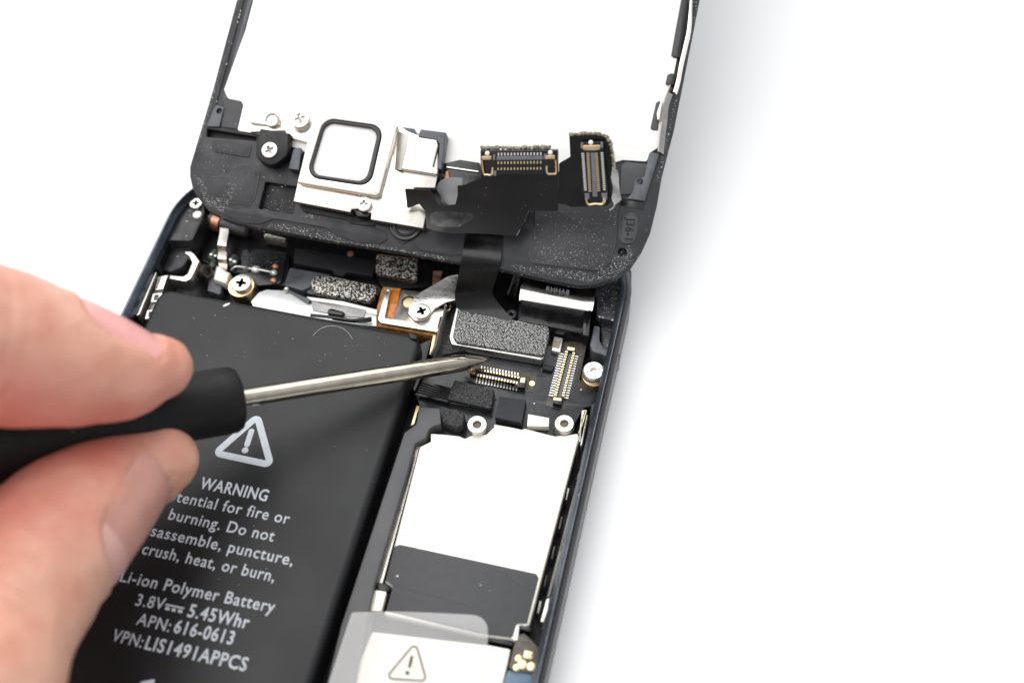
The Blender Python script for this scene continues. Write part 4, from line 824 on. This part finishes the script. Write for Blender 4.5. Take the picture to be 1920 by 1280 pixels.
def img_dir(p, dx, dy):
    v = c2w(V((dx, dy, 0))); return v.normalized()
nb = W(212, 1018, 21.5); nt_ = W(322, 872, 18.0); nm = (nb + nt_) / 2
NT = Nail(nb, nt_, img_dir(nm, .76, .65) * .72 + vdir(nm) * .69, 5.2, 7.0, 1.0)
tc_ = tb[1][0].lerp(tb[2][0], .5)
nb2 = W(165, 588, 33); nt2 = W(330, 640, 28.5); nm2 = (nb2 + nt2) / 2
NI = Nail(nb2, nt2, img_dir(nm2, .25, -.97) * .80 + vdir(nm2) * .58, 4.6, 6.0, 1.0)
def seat(N, axis_pts):
    """move the nail so that it lies on the finger: its origin is put at the finger surface along its normal"""
    best = None
    for p, r in axis_pts:
        pass
    return N
from mathutils.bvhtree import BVHTree
bvh = BVHTree.FromPolygons([v.co / S for v in hm.vertices], [tuple(p.vertices) for p in hm.polygons])
def snap(p, axis):
    """the skin point met when coming from outside towards the finger axis through p"""
    t = max(0, min(1, (p - axis[0]).dot(axis[1] - axis[0]) / (axis[1] - axis[0]).length_squared)); c = axis[0].lerp(axis[1], t)
    d = (p - c).normalized(); h = bvh.ray_cast(c + d * 30, -d); return h[0] if h[0] else p
def place(N, axis, dirn):
    ad = (axis[1] - axis[0]).normalized(); d = (dirn - ad * dirn.dot(ad)).normalized(); out_ = []
    for f in (0.0, 1.0):
        c = axis[0].lerp(axis[1], f); h = bvh.ray_cast(c + d * 30, -d); out_.append(h[0])
    return out_[0], out_[1], d
def fit_nail(pb, pt_, dirn, half, R, bend, lift):
    b, t_, d = place(None, (pb, pt_), dirn)
    return Nail(b + d * lift * .3, t_ + d * lift, d, half, R, bend)
ta0, ta1 = tb[2][0].lerp(tb[3][0], .42), tb[0][0].lerp(tb[1][0], .38)
NT = fit_nail(ta0, ta1, img_dir(nm, .80, .60) * .95 + vdir(nm) * .33, 4.9, 6.2, .9, .35)
ia0, ia1 = ix[3][0].lerp(ix[2][0], .30), ix[0][0].lerp(ix[1][0], .25)
NI = fit_nail(ia0, ia1, img_dir(nm2, .25, -.97) * .99 + vdir(nm2) * .10, 4.1, 5.4, .8, .35)
HP = [v.co / S for v in hm.vertices]; HNr = [v.normal.copy() for v in hm.vertices]
for vi, p in enumerate(HP):
    if p.x < -25: continue
    for N in (NT, NI):
        x, y, z = N.loc(p)
        if abs(x) < N.w + 3 and -4 < y < N.L + 3 and z > -4.5:
            i = N.inside(x, y); zt_ = N.z(max(-N.w, min(N.w, x)), max(0, y))
            if i > 0: k = min(1, i / .35); p = p + N.n * ((zt_ - .28 - z) * k)
            elif i > -1.8 and y < N.L - 1.5: p = p + N.n * .22 * math.exp(-((i + .55) / .6) ** 2)
    # shallow unevenness of the skin
    f = noise.noise(p * .28) * .18 + noise.noise(p * .9) * .05
    HP[vi] = p + HNr[vi] * f
def crease(c, ax_, depth, wid):
    for vi, p in enumerate(HP):
        d = (p - c).dot(ax_)
        if abs(d) < wid * 3 and (p - c).length < 11: HP[vi] = p - HNr[vi] * depth * math.exp(-(d / wid) ** 2)
for (c, a) in ((tb[4][0], tb[4][0] - tb[3][0]), (ix[4][0].lerp(ix[5][0], .5), ix[5][0] - ix[4][0])):
    for k, dp_ in ((0, .22), (1.3, .15), (-1.5, .12)): crease(c + a.normalized() * k, a.normalized(), dp_, .35)
orgH = V((-20, 0, 40))
hm.vertices.foreach_set('co', [x for p in HP for x in (p - orgH) * S]); hm.update()
att = hm.color_attributes.new('flush_shade', 'FLOAT_COLOR', 'POINT')
tips = [(tb[1][0] + V((-6, 0, 2)), 8, .5), (tb[2][0] + V((-6, 3, 3)), 11, .75), (tb[3][0] + V((-6, 4, 3)), 10, .7), (ix[0][0] + V((0, -4, -1)), 7, .5), (ix[5][0] + V((3, -7, 0)), 9, .85), (ix[4][0] + V((2, -7, 0)), 8, .85), (ix[3][0] + V((0, -6, -1)), 7, .8), (ix[2][0] + V((0, -5, -2)), 6, .75)]  # flushed skin; spots along the index's lower side also paint in its shade
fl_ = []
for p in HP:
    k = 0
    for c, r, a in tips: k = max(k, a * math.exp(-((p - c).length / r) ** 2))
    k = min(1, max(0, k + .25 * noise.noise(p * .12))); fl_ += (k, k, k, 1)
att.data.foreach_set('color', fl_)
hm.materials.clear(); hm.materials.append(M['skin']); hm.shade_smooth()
HN = bpy.data.objects.new('person', hm); COL.objects.link(HN); HN.location = orgH * S; ORG['person'] = orgH
HN['label'] = 'bare hand pinching the screwdriver handle between thumb and index finger'; HN['category'] = 'person'
def nail_geo(N, y0=0., y1=1., lift=0.):
    vs_, fs = [], []; nx, ny = 18, 22
    for s_ in (0, 1):
        for j in range(ny + 1):
            y = N.L * (y0 + (y1 - y0) * j / ny); wl_ = N.w
            if y < 3: wl_ = N.w - 3 + math.sqrt(max(0, 9 - (3 - y) ** 2))
            if y > N.L - 1.6: wl_ = min(wl_, N.w - 1.6 + math.sqrt(max(0, 2.56 - (y - N.L + 1.6) ** 2)))
            for i in range(nx + 1):
                x = (2 * i / nx - 1) * (wl_ - .05); vs_.append(N.pt(x, y, lift - .3 * s_ - .32 * (abs(x) / N.w) ** 6 - .22 * max(0, 1 - y / 1.1) ** 2))
    W_ = nx + 1; H_ = (ny + 1) * W_
    for j in range(ny):
        for i in range(nx):
            a = j * W_ + i; fs.append((a, a + 1, a + 1 + W_, a + W_)); fs.append((H_ + a + 1, H_ + a, H_ + a + W_, H_ + a + 1 + W_))
    for j in range(ny):
        for i in (0, nx): a = j * W_ + i; fs.append((a, a + W_, H_ + a + W_, H_ + a))
    for i in range(nx):
        for j in (0, ny): a = j * W_ + i; fs.append((a, a + 1, H_ + a + 1, H_ + a))
    return vs_, fs
o = mk('fingernail', HN, (nail_geo(NT), 'nail'), sharp=60)
mk('lunula', o, (nail_geo(NT, 0., .2, .03), 'lunula'), sharp=60)
mk('fingernail', HN, (nail_geo(NI), 'nailpink'), sharp=60)

# ================================================================== fibre and dust
hs = [W(*p, bz + z) for p, z in zip(S6((1100, 800), (1150, 745), (1220, 708), (1310, 698), (1400, 722), (1460, 770), (1498, 830)), (.03, .4, .7, .8, .7, .4, .03))]
o = mk('stray_fibre', None, (tube(hs, .018, 6, 6), 'dust')); o['label'] = 'thin pale curved hair lying on the upper black battery'; o['category'] = 'fibre'
o = mk('lint_flake', None, (poly(BF, S6((195, 498), (230, 475), (275, 466), (268, 484), (215, 508)), bz + .05, bz + .004, .01, .1), 'dust')); o['label'] = 'pale elongated lint flake near the battery top edge'; o['category'] = 'lint'
dv, df_ = [], []
def dust(F, pts, h, n, r0=.02, r1=.07, bias=None):
    loc = [F.loc(p, h) for p in pts]; lo = V((min(p.x for p in loc), min(p.y for p in loc))); hi = V((max(p.x for p in loc), max(p.y for p in loc)))
    n = int(n * 2.6); k = 0; tries = 0
    while k < n and tries < n * 40:
        tries += 1; q = V((random.uniform(lo.x, hi.x), random.uniform(lo.y, hi.y))); ins = False; j = len(loc) - 1
        for i in range(len(loc)):
            a, b = loc[i], loc[j]
            if (a.y > q.y) != (b.y > q.y) and q.x < (b.x - a.x) * (q.y - a.y) / (b.y - a.y) + a.x: ins = not ins
            j = i
        if not ins: continue
        k += 1; r = .74 * (r0 + (r1 - r0) * random.random() ** 4); st = random.choice((1, 1, 1, 2.2)); a = random.uniform(0, 6.28)
        c = F.w(q.x, q.y, h); e1 = (F.x * math.cos(a) + F.y * math.sin(a)) * r * st; e2 = (F.y * math.cos(a) - F.x * math.sin(a)) * r; b = len(dv)
        dv.extend([c + e1, c + e2, c - e1 * random.uniform(.5, 1), c - e2 * random.uniform(.6, 1), c + F.n * r * .8, c - F.n * r * .3])
        for i in range(4): df_.append((b + i, b + (i + 1) % 4, b + 4)); df_.append((b + (i + 1) % 4, b + i, b + 5))
dust(DF, R3((1000, 660), (1570, 660), (1520, 1010), (1450, 1075), (970, 1015)), .1, 420)
dust(DF, R3((1050, 900), (1530, 960), (1450, 1075), (1000, 1020)), .1, 260)
dust(DF, R3((780, 1030), (1420, 1100), (1650, 900), (1700, 1010), (1550, 1130), (1400, 1165), (900, 1090)), .02, 330)
dust(DF, R2((90, 560), (180, 760), (420, 890), (640, 860), (300, 780), (150, 600)), .03, 330)
dust(DF, R2((130, 650), (400, 600), (330, 800), (180, 780)), .1, 200)
dust(DF, R2((130, 320), (520, 360), (780, 600), (540, 800), (120, 560)), .1, 90)
dust(DF, R2((570, 700), (800, 740), (790, 830), (550, 800)), -.79, 50)
dust(DF, R2((850, 830), (1020, 860), (1000, 890), (840, 860)), .1, 80)
dust(DF, R2((640, 890), (1020, 950), (1400, 1050), (1880, 1140), (1880, 1165), (1400, 1075), (1000, 1015), (600, 925)), .02, 420)
dust(BF, R4((470, 760), (1740, 1010), (1900, 1040), (1900, 1270), (500, 1270), (470, 1000)), bz + .01, 34, .02, .09)
dust(BF, R11((760, 0), (1700, 0), (1300, 1280), (900, 1280)), bz + .01, 6, .02, .08)
dust(BF, R4((330, 180), (480, 120), (560, 250), (480, 400), (310, 400)), 5.32, 70)
dust(BF, S1((320, 160), (480, 110), (470, 340), (320, 330)), 5.22, 130)
dust(BF, S1((330, 400), (420, 400), (400, 520), (330, 500)), 3.95, 50)
dust(BF, R4((850, 480), (1150, 520), (1100, 620), (830, 620)), 2.34, 50)
dust(BF, R4((230, 480), (280, 420), (130, 800), (70, 900)), 5.0, 60)
dust(DF, R1((60, 1180), (180, 860), (330, 330), (390, 60), (420, 0), (400, 0), (340, 300), (150, 860)), .02, 120)
dust(DF, R9((870, 0), (630, 1100), (600, 1280), (560, 1280), (700, 700), (840, 0)), .02, 120)
dust(FF, S7((100, 640), (1000, 640), (600, 1100), (100, 1150)), .05, 16)
dust(BF, P((1330, 150), (1880, 60), (1880, 1240), (1200, 1240)), .0, 8, .03, .09)
dust(BF, P((20, 20), (330, 20), (250, 420), (20, 420)), .0, 3, .03, .08)
o = mk('dust', None, ((dv, df_), 'dust')); o['kind'] = 'stuff'; o['label'] = 'fine pale dust specks on the black plastic'
